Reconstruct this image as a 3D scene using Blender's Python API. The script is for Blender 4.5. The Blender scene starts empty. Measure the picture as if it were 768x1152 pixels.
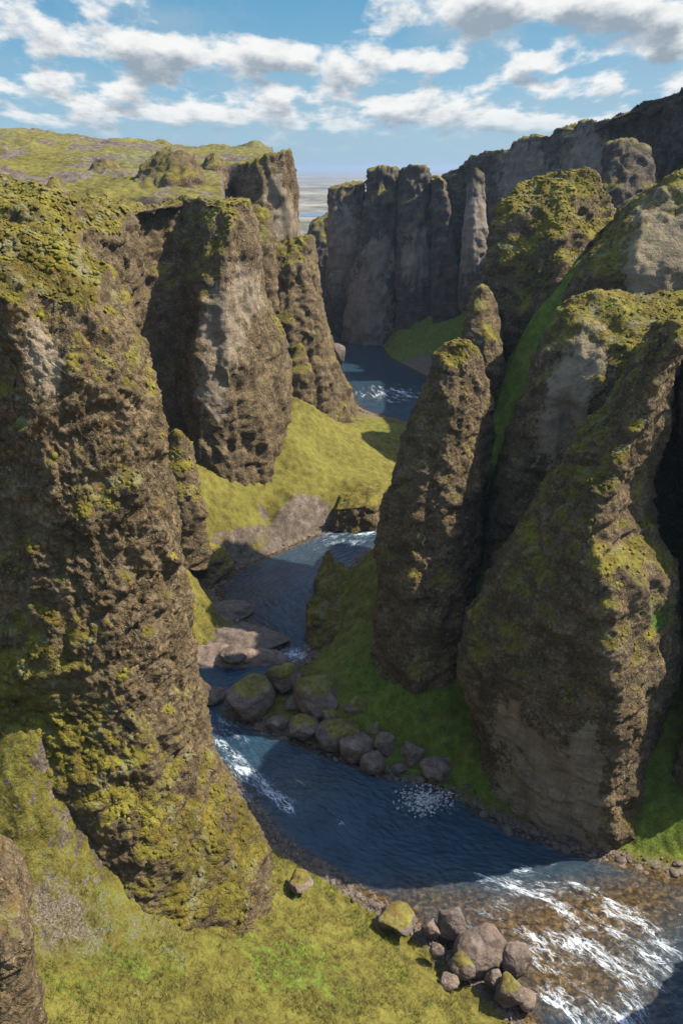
import bpy, bmesh, math, random
import numpy as np
from mathutils import Vector
R = math.radians
C = bpy.context.scene.collection
rng = np.random.default_rng(7)
random.seed(7)

# ---------------------------------------------------------------- camera, light, exposure
FPX, CX, CY = 896.0, 384.0, 576.0          # focal length and centre in photograph pixels
PITCH = math.atan(387.0 / 896.0)
CAMZ = 70.0                                # metres above the river
cp, sp = math.cos(PITCH), math.sin(PITCH)
scn = bpy.context.scene
cam = bpy.data.cameras.new('camera')
cam.sensor_fit = 'VERTICAL'; cam.sensor_height = 36.0; cam.sensor_width = 24.0; cam.lens = 28.0
cam.clip_start = 0.5; cam.clip_end = 90000
co = bpy.data.objects.new('camera', cam); C.objects.link(co)
co.location = (0, 0, CAMZ); co.rotation_euler = (math.pi / 2 - PITCH, 0, 0)
scn.camera = co

SUN_EL, SUN_AZ = R(49), R(78)              # azimuth measured from +Y (view direction) towards +X (right)
sun = bpy.data.lights.new('sun', 'SUN'); sun.energy = 5.0; sun.angle = R(0.53); sun.color = (1.0, 0.91, 0.77)
so = bpy.data.objects.new('sun', sun); C.objects.link(so)
sdir = Vector((math.sin(SUN_AZ) * math.cos(SUN_EL), math.cos(SUN_AZ) * math.cos(SUN_EL), math.sin(SUN_EL)))
so.rotation_euler = (-sdir).to_track_quat('-Z', 'Y').to_euler()
scn.view_settings.view_transform = 'Standard'; scn.view_settings.look = 'None'
scn.view_settings.exposure = 1.2; scn.view_settings.gamma = 1.0
scn.render.engine = 'CYCLES'
scn.cycles.use_denoising = True
scn.cycles.max_bounces = 6; scn.cycles.diffuse_bounces = 3; scn.cycles.glossy_bounces = 3
scn.cycles.volume_bounces = 0

# ---------------------------------------------------------------- node helper
class NT:
    def __init__(s, tree): s.t = tree; s.n = tree.nodes; s.l = tree.links
    def new(s, typ, **kw):
        n = s.n.new(typ)
        for k, v in kw.items(): setattr(n, k, v)
        return n
    def put(s, sock, v):
        if v is None: return
        if hasattr(v, 'is_output') or isinstance(v, bpy.types.NodeSocket): s.l.new(v, sock)
        else:
            try: sock.default_value = v
            except Exception: sock.default_value = tuple(v) + (1.0,)
    def math(s, op, a, b=None, c=None, clamp=False):
        n = s.new('ShaderNodeMath', operation=op); n.use_clamp = clamp
        for i, v in enumerate((a, b, c)): s.put(n.inputs[i], v)
        return n.outputs[0]
    def vmath(s, op, a, b=None, out=0):
        n = s.new('ShaderNodeVectorMath', operation=op)
        s.put(n.inputs[0], a); s.put(n.inputs[1], b)
        return n.outputs[out]
    def noise(s, vec, scale, detail=4, rough=0.55, dist=0.0, out=0, typ='FBM'):
        n = s.new('ShaderNodeTexNoise'); n.noise_type = typ
        s.put(n.inputs['Vector'], vec); n.inputs['Scale'].default_value = scale
        n.inputs['Detail'].default_value = detail; n.inputs['Roughness'].default_value = rough
        n.inputs['Distortion'].default_value = dist
        return n.outputs[out]
    def voro(s, vec, scale, feature='F1', out='Distance', rnd=1.0):
        n = s.new('ShaderNodeTexVoronoi', feature=feature)
        s.put(n.inputs['Vector'], vec); n.inputs['Scale'].default_value = scale; n.inputs['Randomness'].default_value = rnd
        return n.outputs[out]
    def ramp(s, fac, stops, interp='LINEAR'):
        n = s.new('ShaderNodeValToRGB'); s.put(n.inputs[0], fac); r = n.color_ramp; r.interpolation = interp
        while len(r.elements) > 1: r.elements.remove(r.elements[-1])
        r.elements[0].position = stops[0][0]; r.elements[0].color = tuple(stops[0][1]) + (1,)
        for p, c in stops[1:]:
            e = r.elements.new(p); e.color = tuple(c) + (1,)
        return n.outputs[0]
    def step(s, v, a, b):
        n = s.new('ShaderNodeMapRange', interpolation_type='SMOOTHSTEP')
        s.put(n.inputs['Value'], v); s.put(n.inputs['From Min'], a); s.put(n.inputs['From Max'], b)
        return n.outputs[0]
    def mix(s, f, a, b, blend='MIX'):
        n = s.new('ShaderNodeMix', data_type='RGBA', blend_type=blend)
        s.put(n.inputs[0], f); s.put(n.inputs[6], a); s.put(n.inputs[7], b)
        return n.outputs[2]
    def attr(s, name):
        n = s.new('ShaderNodeAttribute', attribute_name=name); return n.outputs['Fac']
    def scale(s, vec, v):
        return s.vmath('MULTIPLY', vec, v)

# ---------------------------------------------------------------- world: Nishita sky with a procedural cumulus layer
wd = bpy.data.worlds.new('World'); scn.world = wd; wd.use_nodes = True
w = NT(wd.node_tree); w.n.clear()
def build_world():
    sky = w.new('ShaderNodeTexSky', sky_type='NISHITA'); sky.sun_disc = False
    sky.sun_elevation = SUN_EL; sky.sun_rotation = SUN_AZ; sky.air_density = 1.0; sky.dust_density = 0.6; sky.ozone_density = 2.0
    tc = w.new('ShaderNodeTexCoord'); d = tc.outputs['Generated']
    sep = w.new('ShaderNodeSeparateXYZ'); w.put(sep.inputs[0], d)
    x, y, z = sep.outputs
    # azimuth and elevation in degrees
    az = w.math('MULTIPLY', w.math('ARCTAN2', x, y), 57.2958)
    el = w.math('MULTIPLY', w.math('ARCSINE', z), 57.2958)
    def cv(dy):
        # clouds flatten and shrink towards the horizon: perspective of a flat layer
        e2 = w.math('ADD', el, dy)
        yy = w.math('MULTIPLY', w.math('LOGARITHM', w.math('ADD', w.math('MAXIMUM', e2, 0.0), 4.0), 2.718), 2.5)
        k = w.math('DIVIDE', 8.0, w.math('ADD', w.math('MAXIMUM', e2, 0.0), 6.0))
        cmb = w.new('ShaderNodeCombineXYZ')
        w.put(cmb.inputs[0], w.math('MULTIPLY', w.math('MULTIPLY', az, 0.14), w.math('ADD', w.math('MULTIPLY', k, 0.5), 0.6))); w.put(cmb.inputs[1], yy)
        return cmb.outputs[0]
    # cumulus banks placed by direction: azimuth, elevation, half width, half height, strength
    banks = BANKS
    def field(dy, detail):
        p = cv(dy)
        e2 = w.math('ADD', el, dy)
        n1 = w.noise(p, 2.3, detail, 0.56, 0.0)
        tot = None
        for (a, e, ha, he, s) in banks:
            dx = w.math('DIVIDE', w.math('SUBTRACT', az, a), ha)
            dyv = w.math('DIVIDE', w.math('SUBTRACT', e2, e), he)
            q = w.math('ADD', w.math('MULTIPLY', dx, dx), w.math('MULTIPLY', dyv, dyv))
            g = w.math('MULTIPLY', w.math('EXPONENT', w.math('MULTIPLY', q, -1.0)), s)
            tot = g if tot is None else w.math('ADD', tot, g)
        return w.math('ADD', w.math('MULTIPLY', n1, 1.0), tot)
    f0 = field(0.0, 8)
    f1 = field(0.9, 5)
    cover = w.step(f0, 0.52, 0.69)
    thick = w.step(f1, 0.52, 0.86)                  # cloud above this point: it is a shaded base
    hz = w.step(el, -1.0, 13.0)
    n2 = w.noise(cv(0.3), 5.0, 5, 0.65)
    shade = w.math('ADD', thick, w.math('MULTIPLY', w.math('SUBTRACT', n2, 0.5), 0.8), clamp=True)
    ccol = w.mix(shade, (2.75, 2.75, 2.72), (0.92, 1.13, 1.33))
    grad = w.mix(hz, (0.66, 1.25, 1.75), (0.04, 0.68, 1.24))
    base = w.mix(0.9, sky.outputs[0], grad)
    veil = w.math('MULTIPLY', w.step(w.noise(cv(0.0), 0.9, 6, 0.62), 0.42, 0.70), 0.55)
    base = w.mix(veil, base, (1.15, 1.55, 1.85))
    cov2 = w.math('MULTIPLY', cover, w.step(el, 0.6, 3.5))
    col = w.mix(cov2, base, ccol)
    over_fill = w.mix(w.math('MULTIPLY', cover, .7), w.mix(1.0, sky.outputs[0], (1.3, 1.3, 1.3), 'MULTIPLY'), (7.0, 6.9, 6.7))   # overhead sky out of view, brightened to fill the shadows
    col = w.mix(w.step(el, 24.0, 40.0), col, over_fill)
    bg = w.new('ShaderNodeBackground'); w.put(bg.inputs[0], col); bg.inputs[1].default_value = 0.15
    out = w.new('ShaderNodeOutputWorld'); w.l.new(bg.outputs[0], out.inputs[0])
def sky_dir(px, py):
    xc, yc = (px - CX) / FPX, (py - CY) / FPX
    dY = cp - sp * yc; dz = -(sp + cp * yc)
    return math.degrees(math.atan2(xc, dY)), math.degrees(math.atan2(dz, math.hypot(xc, dY)))
BANKS = []
for (px, py, hw, hh, s) in [(240, 62, 150, 20, .24), (60, 25, 110, 26, .16), (520, 8, 130, 20, .26), (480, 66, 42, 15, .22),
                            (390, 80, 24, 13, .22), (590, 66, 26, 12, .20), (625, 78, 16, 8, .16), (730, 22, 60, 14, .20), (700, 58, 60, 10, .2),
                            (640, 8, 60, 16, .25), (450, 115, 60, 14, .18), (560, 128, 90, 14, .17), (640, 102, 50, 9, .15),
                            (330, 118, 80, 16, .12), (110, 100, 120, 20, .14), (750, 55, 30, 14, .15),
                            (310, 10, 90, 18, -.35), (60, 75, 60, 10, -.12), (440, 45, 60, 8, -.12), (250, 130, 110, 12, .12), (420, 142, 110, 10, .12), (600, 138, 110, 10, .12), (120, 132, 100, 12, .12)]:
    a, e = sky_dir(px, py)
    BANKS.append((a, e, hw / FPX * 57.3 * 0.9, hh / FPX * 57.3 * 0.9, s))
build_world()

# ---------------------------------------------------------------- maths helpers
def at(px, py, D):
    """point seen at photograph pixel (px, py) at forward distance D"""
    xc, yc = (px - CX) / FPX, (py - CY) / FPX
    dD = cp - sp * yc; h = sp + cp * yc; t = D / dD
    return np.array([xc * t, D, CAMZ - h * t])
def on(px, py, z):
    """point seen at pixel (px, py) at height z"""
    xc, yc = (px - CX) / FPX, (py - CY) / FPX
    dD = cp - sp * yc; h = sp + cp * yc; t = (CAMZ - z) / h
    return np.array([xc * t, dD * t, z])
def sm(v, a, b):
    t = np.clip((v - a) / (b - a), 0, 1); return t * t * (3 - 2 * t)

_perm = np.random.default_rng(11).permutation(256).astype(np.int32); _perm = np.concatenate([_perm, _perm, _perm[:4]])
_g = np.random.default_rng(5).normal(size=(256, 3)); _g = (_g / np.linalg.norm(_g, axis=1, keepdims=True)).astype(np.float32)
def perlin(p):
    out = np.empty(len(p), np.float32)
    for s in range(0, len(p), 200000):
        q = p[s:s + 200000].astype(np.float32)
        i = np.floor(q).astype(np.int32); f = q - i; i &= 255
        u = f * f * f * (f * (f * 6 - 15) + 10)
        def gr(a, b, c):
            h = _perm[_perm[_perm[(i[:, 0] + a)] + i[:, 1] + b] + i[:, 2] + c] & 255
            g = _g[h]
            return g[:, 0] * (f[:, 0] - a) + g[:, 1] * (f[:, 1] - b) + g[:, 2] * (f[:, 2] - c)
        x0 = gr(0, 0, 0); x0 = x0 + u[:, 0] * (gr(1, 0, 0) - x0)
        x1 = gr(0, 1, 0); x1 = x1 + u[:, 0] * (gr(1, 1, 0) - x1)
        x2 = gr(0, 0, 1); x2 = x2 + u[:, 0] * (gr(1, 0, 1) - x2)
        x3 = gr(0, 1, 1); x3 = x3 + u[:, 0] * (gr(1, 1, 1) - x3)
        y0 = x0 + u[:, 1] * (x1 - x0); y1 = x2 + u[:, 1] * (x3 - x2)
        out[s:s + 200000] = (y0 + u[:, 2] * (y1 - y0)) * 1.5
    return out
def fbm(p, sc, octv=3, gain=.5):
    p = np.asarray(p) * np.asarray(sc); r = 0; a = 1.0
    for k in range(octv):
        r = r + a * perlin(p + 17.3 * k); p = p * 2.03; a *= gain
    return r
def billow(p, sc, octv=2, gain=.5):
    p = np.asarray(p) * np.asarray(sc); r = 0; a = 1.0
    for k in range(octv):
        r = r + a * (np.abs(perlin(p + 31.7 * k)) * 2 - .55); p = p * 2.1; a *= gain
    return r
def cells(p, sc, seed=0):
    """cheap cellular noise (F1) on a jittered lattice, 0 at the cell centres"""
    p = np.asarray(p, np.float32) * np.float32(sc); i = np.floor(p).astype(np.int32); best = np.full(len(p), 9., np.float32)
    for a in (-1, 0, 1):
        for b in (-1, 0, 1):
            for c in (-1, 0, 1):
                j = i + (a, b, c); h = _perm[_perm[_perm[(j[:, 0] + seed) & 255] + (j[:, 1] & 255)] + (j[:, 2] & 255)] & 255
                o = j + (_g[h] * .45 + .5)
                best = np.minimum(best, ((p - o) ** 2).sum(1))
    return np.sqrt(best)

def mesh_obj(name, V, quads, mat, parent=None, attrs=None, tris=None, smooth=True, uv=None):
    me = bpy.data.meshes.new(name)
    V = np.ascontiguousarray(V, np.float32)
    faces = []
    nq = 0 if quads is None else len(quads); nt = 0 if tris is None else len(tris)
    loops = np.concatenate([a.ravel() for a in (quads, tris) if a is not None]).astype(np.int32)
    tot = np.concatenate([np.full(nq, 4), np.full(nt, 3)]).astype(np.int32)
    start = np.concatenate([[0], np.cumsum(tot)[:-1]]).astype(np.int32)
    me.vertices.add(len(V)); me.vertices.foreach_set('co', V.ravel())
    me.loops.add(len(loops)); me.loops.foreach_set('vertex_index', loops)
    me.polygons.add(len(tot)); me.polygons.foreach_set('loop_start', start); me.polygons.foreach_set('loop_total', tot)
    me.update(calc_edges=True); me.validate()
    if smooth: me.polygons.foreach_set('use_smooth', np.ones(len(me.polygons), bool))
    for k, v in (attrs or {}).items():
        a = me.attributes.new(k, 'FLOAT', 'POINT'); a.data.foreach_set('value', np.ascontiguousarray(v, np.float32))
    if uv is not None:
        a = me.attributes.new('flow', 'FLOAT_VECTOR', 'POINT'); a.data.foreach_set('vector', np.ascontiguousarray(uv, np.float32).ravel())
    me.materials.append(mat)
    o = bpy.data.objects.new(name, me); C.objects.link(o)
    if parent is not None: o.parent = parent
    return o
def tag(o, label=None, cat=None, group=None, kind=None):
    if label: o['label'] = label
    if cat: o['category'] = cat
    if group: o['group'] = group
    if kind: o['kind'] = kind
    return o
def grid_quads(m, n, wrap=False):
    a = np.arange(m - 1)[:, None] * n; b = np.arange(n if wrap else n - 1)[None, :]
    b2 = (b + 1) % n
    return np.stack([a + b, a + b2, a + n + b2, a + n + b], -1).reshape(-1, 4)
def grid_normals(P, wrap):
    du = (np.roll(P, -1, 1) - np.roll(P, 1, 1)) if wrap else np.gradient(P, axis=1)
    dv = np.gradient(P, axis=0)
    n = np.cross(du, dv); return n / (np.linalg.norm(n, axis=2, keepdims=True) + 1e-9)
def resample(pl, m):
    pl = np.asarray(pl, float); s = np.r_[0, np.cumsum(np.linalg.norm(np.diff(pl, axis=0), axis=1))]
    t = np.linspace(0, s[-1], m)
    return np.stack([np.interp(t, s, pl[:, k]) for k in range(3)], 1)
def crom(P, k):
    """Catmull-Rom through open polyline, k samples per span"""
    P = np.asarray(P, float); Q = np.vstack([2 * P[0] - P[1], P, 2 * P[-1] - P[-2]]); out = []
    for i in range(len(P) - 1):
        p0, p1, p2, p3 = Q[i:i + 4]
        for t in np.arange(k) / k:
            out.append(.5 * ((2 * p1) + (-p0 + p2) * t + (2 * p0 - 5 * p1 + 4 * p2 - p3) * t * t + (-p0 + 3 * p1 - 3 * p2 + p3) * t ** 3))
    out.append(P[-1]); return np.array(out)

# ---------------------------------------------------------------- materials
def material(name):
    m = bpy.data.materials.new(name); m.use_nodes = True
    t = NT(m.node_tree); t.n.clear()
    out = t.new('ShaderNodeOutputMaterial'); b = t.new('ShaderNodeBsdfPrincipled'); t.l.new(b.outputs[0], out.inputs[0])
    return m, t, b
def moss_colour(t, pos):
    a = t.noise(pos, .22, 4, .6); b = t.noise(pos, 1.7, 4, .65); c = t.noise(t.vmath('ADD', pos, (40, 3, 9)), .45, 5, .65)
    m = t.math('ADD', t.math('MULTIPLY', a, .55), t.math('MULTIPLY', b, .45))
    col = t.ramp(m, [(.30, (.032, .025, .008)), (.43, (.074, .058, .011)), (.53, (.125, .104, .016)), (.62, (.172, .150, .024)), (.75, (.21, .19, .055))])
    pale = t.math('MULTIPLY', t.step(c, .52, .66), .75)
    col = t.mix(pale, col, (.165, .155, .085))
    rust = t.math('MULTIPLY', t.step(t.noise(t.vmath('ADD', pos, (9, 70, 2)), .6, 5, .65), .54, .68), .6)
    return t.mix(rust, col, (.125, .070, .012))
def rock_material(name, dark=(.034, .025, .013), mid=(.104, .075, .040), tan=(.225, .168, .098), bare=(.225, .178, .122), moss_gain=1.0):
    m, t, b = material(name)
    pos = t.new('ShaderNodeNewGeometry').outputs['Position']
    n1 = t.noise(pos, .35, 5, .62); n2 = t.noise(pos, 2.6, 5, .68, .3); n3 = t.noise(pos, 11, 3, .6)
    v = t.voro(pos, 2.2)
    f = t.math('ADD', t.math('ADD', t.math('MULTIPLY', n1, .40), t.math('MULTIPLY', n2, .45)), t.math('MULTIPLY', n3, .15))
    rock = t.ramp(f, [(.34, dark), (.48, mid), (.60, tan), (.72, tuple(c * 1.35 for c in tan))])
    och = t.step(t.noise(t.vmath('ADD', pos, (3, 33, 12)), .8, 5, .68), .50, .68)
    rock = t.mix(t.math('MULTIPLY', och, .55), rock, t.mix(1.0, rock, (1.35, 1.0, .45), 'MULTIPLY'))
    crev = t.step(v, .28, .62)
    rock = t.mix(t.math('MULTIPLY', crev, .35), rock, tuple(c * .5 for c in mid))
    # bedding bands and cracks
    wp = t.vmath('ADD', pos, t.vmath('MULTIPLY', t.noise(pos, .4, 4, .6, out=1), (2.2, 2.2, 2.2)))
    band = t.noise(t.scale(wp, (.10, .10, 1.0)), 1.1, 4, .6)
    rock = t.mix(t.math('MULTIPLY', t.step(band, .50, .62), .45), rock, tuple(c * .55 for c in mid))
    ce = t.voro(t.scale(wp, (1, 1, .42)), .62, 'DISTANCE_TO_EDGE')
    ce2 = t.voro(t.scale(wp, (1, 1, .6)), 1.7, 'DISTANCE_TO_EDGE')
    crack = t.math('MAXIMUM', t.math('SUBTRACT', 1.0, t.step(ce, .0, .045)), t.math('MULTIPLY', t.math('SUBTRACT', 1.0, t.step(ce2, .0, .06)), .6))
    crack = t.math('MULTIPLY', crack, t.step(t.noise(pos, .3, 3, .6), .42, .6))
    rock = t.mix(t.math('MULTIPLY', crack, .7), rock, dark)
    # smooth bare faces with water streaks running down
    st = t.noise(t.scale(pos, (.9, .9, .18)), 1.0, 6, .68, .2)
    st2 = t.noise(t.scale(pos, (.35, .35, .09)), 1.0, 4, .55, .6)
    bc = t.ramp(t.math('ADD', t.math('MULTIPLY', st, .5), t.math('MULTIPLY', st2, .5)), [(.35, tuple(c * .55 for c in bare)), (.47, tuple(c * .82 for c in bare)), (.60, bare), (.72, tuple(c * 1.12 for c in bare))])
    bc = t.mix(t.math('MULTIPLY', t.step(n2, .5, .7), .4), bc, tuple(c * .55 for c in bare))
    bc = t.mix(t.math('MULTIPLY', crack, .6), bc, mid)
    bc = t.mix(t.math('MULTIPLY', t.step(band, .52, .64), .35), bc, tuple(c * .6 for c in bare))
    bm = t.step(t.math('ADD', t.attr('bare'), t.math('ADD', t.math('MULTIPLY', t.math('SUBTRACT', t.noise(t.scale(pos,(1,1,.5)), .45, 6, .72), .5), 1.3), t.math('MULTIPLY', t.math('SUBTRACT', n2, .5), .5))), .46, .58)
    col = t.mix(bm, rock, bc)
    # pale lichen specks
    lich = t.step(t.noise(pos, 5.5, 2, .5), .665, .70)
    lz = t.step(t.noise(t.vmath('ADD', pos, (5, 5, 50)), .25, 3, .6), .5, .62)
    col = t.mix(t.math('MULTIPLY', t.math('MULTIPLY', lich, lz), .8), col, (.33, .32, .28))
    nf = t.noise(pos, 6.5, 4, .7)
    mm = t.math('ADD', t.attr('moss'), t.math('ADD', t.math('MULTIPLY', t.math('SUBTRACT', n2, .5), .8), t.math('ADD', t.math('MULTIPLY', t.math('SUBTRACT', n1, .5), .9), t.math('MULTIPLY', t.math('SUBTRACT', nf, .5), .9))))
    mask = t.step(mm, .34, .66)
    mask = t.math('MULTIPLY', mask, t.math('SUBTRACT', 1.0, t.math('MULTIPLY', bm, .75)))
    mc = moss_colour(t, pos)
    lush = t.step(t.math('ADD', t.attr('lush'), t.math('MULTIPLY', t.math('SUBTRACT', n1, .5), .8)), .4, .7)
    mc = t.mix(lush, mc, t.ramp(n2, [(.35, (.025, .05, .008)), (.5, (.055, .11, .012)), (.68, (.10, .17, .02))]))
    col = t.mix(t.math('MULTIPLY', mask, moss_gain), col, mc)
    t.put(b.inputs['Base Color'], col)
    b.inputs['Roughness'].default_value = .92; b.inputs['Specular IOR Level'].default_value = .18
    h = t.math('ADD', t.math('MULTIPLY', n2, .35), t.math('ADD', t.math('MULTIPLY', n3, .12), t.math('MULTIPLY', t.noise(pos, 28, 3, .6), .05)))
    h = t.math('SUBTRACT', h, t.math('ADD', t.math('MULTIPLY', crev, .07), t.math('ADD', t.math('MULTIPLY', crack, .22), t.math('MULTIPLY', band, .5))))
    bp = t.new('ShaderNodeBump'); bp.inputs['Strength'].default_value = .85; bp.inputs['Distance'].default_value = 1.0
    t.put(bp.inputs['Height'], h)
    # smooth faces take less bump
    t.put(bp.inputs['Strength'], t.math('SUBTRACT', .85, t.math('MULTIPLY', bm, .3)))
    t.l.new(bp.outputs[0], b.inputs['Normal'])
    return m
M_rock = rock_material('tuff_rock')
def cushion_material():
    m, t, b = material('moss')
    pos = t.new('ShaderNodeNewGeometry').outputs['Position']
    t.put(b.inputs['Base Color'], moss_colour(t, pos)); b.inputs['Roughness'].default_value = .95; b.inputs['Specular IOR Level'].default_value = .1
    bp = t.new('ShaderNodeBump'); bp.inputs['Strength'].default_value = .8; bp.inputs['Distance'].default_value = 1.0
    t.put(bp.inputs['Height'], t.math('MULTIPLY', t.noise(pos, 9, 4, .7), .14)); t.l.new(bp.outputs[0], b.inputs['Normal'])
    return m
M_cushion = cushion_material()
M_far = rock_material('far_tuff', dark=(.030, .026, .022), mid=(.070, .056, .044), tan=(.15, .120, .092), bare=(.20, .165, .13))
def ground_material():
    m, t, b = material('grass_slope')
    pos = t.new('ShaderNodeNewGeometry').outputs['Position']
    n0 = t.noise(pos, .12, 4, .6); n1 = t.noise(pos, .7, 5, .65); n2 = t.noise(pos, 4.5, 4, .7)
    f = t.math('ADD', t.math('ADD', t.math('MULTIPLY', n0, .22), t.math('MULTIPLY', n1, .42)), t.math('MULTIPLY', n2, .36))
    yel = t.ramp(f, [(.36, (.032, .027, .009)), (.44, (.074, .064, .014)), (.52, (.122, .108, .022)), (.60, (.158, .142, .030)), (.70, (.19, .172, .068))])
    grn = t.ramp(t.math('ADD', t.math('MULTIPLY', n1, .5), t.math('MULTIPLY', n2, .5)), [(.35, (.030, .044, .008)), (.48, (.070, .098, .014)), (.6, (.125, .160, .022)), (.72, (.17, .20, .042))])
    lush = t.step(t.math('ADD', t.attr('lush'), t.math('MULTIPLY', t.math('SUBTRACT', n1, .5), 1.3)), .35, .65)
    col = t.mix(lush, yel, grn)
    rust = t.math('MULTIPLY', t.step(t.noise(t.vmath('ADD', pos, (9, 70, 2)), .5, 5, .65), .57, .70), .6)
    col = t.mix(rust, col, (.13, .080, .012))
    dry = t.ramp(f, [(.34, (.045, .038, .018)), (.46, (.098, .090, .040)), (.56, (.150, .140, .068)), (.68, (.20, .19, .11))])
    col = t.mix(t.step(t.math('ADD', t.attr('dry'), t.math('MULTIPLY', t.math('SUBTRACT', n1, .5), .9)), .35, .7), col, dry)
    soil = t.ramp(t.noise(pos, 7, 3, .7), [(.35, (.05, .04, .026)), (.5, (.11, .09, .064)), (.65, (.185, .16, .12))])
    sm_ = t.step(t.math('ADD', t.attr('soil'), t.math('ADD', t.math('MULTIPLY', t.math('SUBTRACT', n2, .5), .9), t.math('MULTIPLY', t.math('SUBTRACT', n1, .5), 1.3))), .36, .62)
    col = t.mix(sm_, col, soil)
    rk = t.ramp(t.math('ADD', t.math('MULTIPLY', n1, .5), t.math('MULTIPLY', n2, .5)), [(.36, (.030, .024, .018)), (.5, (.095, .075, .056)), (.64, (.20, .165, .13))])
    rm = t.step(t.math('ADD', t.attr('rock'), t.math('MULTIPLY', t.math('SUBTRACT', n1, .5), .8)), .42, .58)
    col = t.mix(rm, col, rk)
    t.put(b.inputs['Base Color'], col); b.inputs['Roughness'].default_value = .95; b.inputs['Specular IOR Level'].default_value = .12
    bp = t.new('ShaderNodeBump'); bp.inputs['Strength'].default_value = .9; bp.inputs['Distance'].default_value = 1.0
    t.put(bp.inputs['Height'], t.math('ADD', t.math('MULTIPLY', n2, .22), t.math('MULTIPLY', t.noise(pos, 16, 3, .65), .08)))
    t.l.new(bp.outputs[0], b.inputs['Normal'])
    return m
M_ground = ground_material()
def boulder_material():
    m, t, b = material('basalt_boulder')
    pos = t.new('ShaderNodeNewGeometry').outputs['Position']
    oi = t.new('ShaderNodeObjectInfo').outputs['Random']
    n1 = t.noise(pos, .9, 5, .65); n2 = t.noise(pos, 6, 4, .7)
    f = t.math('ADD', t.math('MULTIPLY', n1, .5), t.math('MULTIPLY', n2, .5))
    col = t.ramp(f, [(.34, (.035, .027, .021)), (.5, (.105, .082, .064)), (.66, (.20, .165, .135))])
    col = t.mix(1.0, col, t.ramp(oi, [(0, (.75, .72, .7)), (1, (1.15, 1.05, .98))]), 'MULTIPLY')
    mm = t.step(t.math('ADD', t.attr('moss'), t.math('MULTIPLY', t.math('SUBTRACT', n1, .5), 1.1)), .45, .6)
    col = t.mix(mm, col, moss_colour(t, pos))
    t.put(b.inputs['Base Color'], col); b.inputs['Roughness'].default_value = .8; b.inputs['Specular IOR Level'].default_value = .3
    bp = t.new('ShaderNodeBump'); bp.inputs['Strength'].default_value = .6; bp.inputs['Distance'].default_value = 1.0
    t.put(bp.inputs['Height'], t.math('ADD', t.math('MULTIPLY', n1, .2), t.math('MULTIPLY', n2, .10)))
    t.l.new(bp.outputs[0], b.inputs['Normal'])
    return m
M_boulder = boulder_material()
def water_material():
    m, t, b = material('river_water')
    pos = t.new('ShaderNodeNewGeometry').outputs['Position']
    fl = t.new('ShaderNodeAttribute', attribute_name='flow').outputs['Vector']
    foam_glint, shal = t.attr('foam_glint'), t.attr('shallow')
    bed = t.ramp(t.noise(pos, 1.6, 5, .7), [(.36, (.012, .008, .004)), (.5, (.050, .031, .010)), (.64, (.125, .080, .030))])
    deep = t.ramp(t.noise(pos, .25, 3, .5), [(.3, (.009, .024, .040)), (.7, (.018, .044, .066))])
    col = t.mix(shal, deep, bed)
    def ridge(vec, sc, k, dist):
        n = t.noise(vec, sc, 5, .62, dist)
        return t.math('SUBTRACT', 1.0, t.math('MULTIPLY', t.math('ABSOLUTE', t.math('SUBTRACT', n, .5)), k), clamp=True)
    r1 = ridge(t.scale(fl, (.38, 1.15, 1)), .75, 8.0, 1.2); r2 = ridge(t.vmath('ADD', t.scale(fl, (.7, 1.9, 1)), (7, 3, 0)), 1.3, 7.0, .9)
    patch = t.noise(t.scale(fl, (.35, .8, 1)), .5, 4, .6)
    fine = t.noise(t.scale(fl, (1, 1.8, 1)), 4.0, 4, .7)
    ff = t.math('MAXIMUM', r1, t.math('MULTIPLY', r2, .85))
    ff = t.math('ADD', t.math('MULTIPLY', ff, .62), t.math('ADD', t.math('MULTIPLY', t.math('SUBTRACT', patch, .5), 1.5), t.math('ADD', .37, t.math('MULTIPLY', fine, .35))))
    fm = t.step(t.math('ADD', ff, t.math('MULTIPLY', t.math('SUBTRACT', foam_glint, 1.0), .70)), .84, 1.30)
    fm = t.math('MULTIPLY', fm, t.step(foam_glint, .02, .25))
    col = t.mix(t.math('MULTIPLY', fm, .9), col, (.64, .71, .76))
    t.put(b.inputs['Base Color'], col)
    t.put(b.inputs['Roughness'], t.math('ADD', .06, t.math('MULTIPLY', fm, .6)))
    b.inputs['IOR'].default_value = 1.333
    b.inputs['Specular IOR Level'].default_value = .5
    bp = t.new('ShaderNodeBump'); bp.inputs['Distance'].default_value = 1.0
    w1 = t.math('ADD', t.noise(t.scale(fl, (.8, 1.3, 1)), 1.2, 5, .6, .6), t.math('MULTIPLY', t.noise(t.scale(fl, (.6, 1.4, 1)), .35, 3, .6, 1.2), 1.6)); w2 = t.noise(t.scale(fl, (1, 1.4, 1)), 5, 3, .6, .3)
    t.put(bp.inputs['Height'], t.math('ADD', t.math('ADD', t.math('MULTIPLY', w1, .16), t.math('MULTIPLY', w2, .05)), t.math('MULTIPLY', fm, .03)))
    t.put(bp.inputs['Strength'], t.math('ADD', .6, t.math('MULTIPLY', t.attr('rough'), .4)))
    t.l.new(bp.outputs[0], b.inputs['Normal'])
    return m
M_water = water_material()
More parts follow.
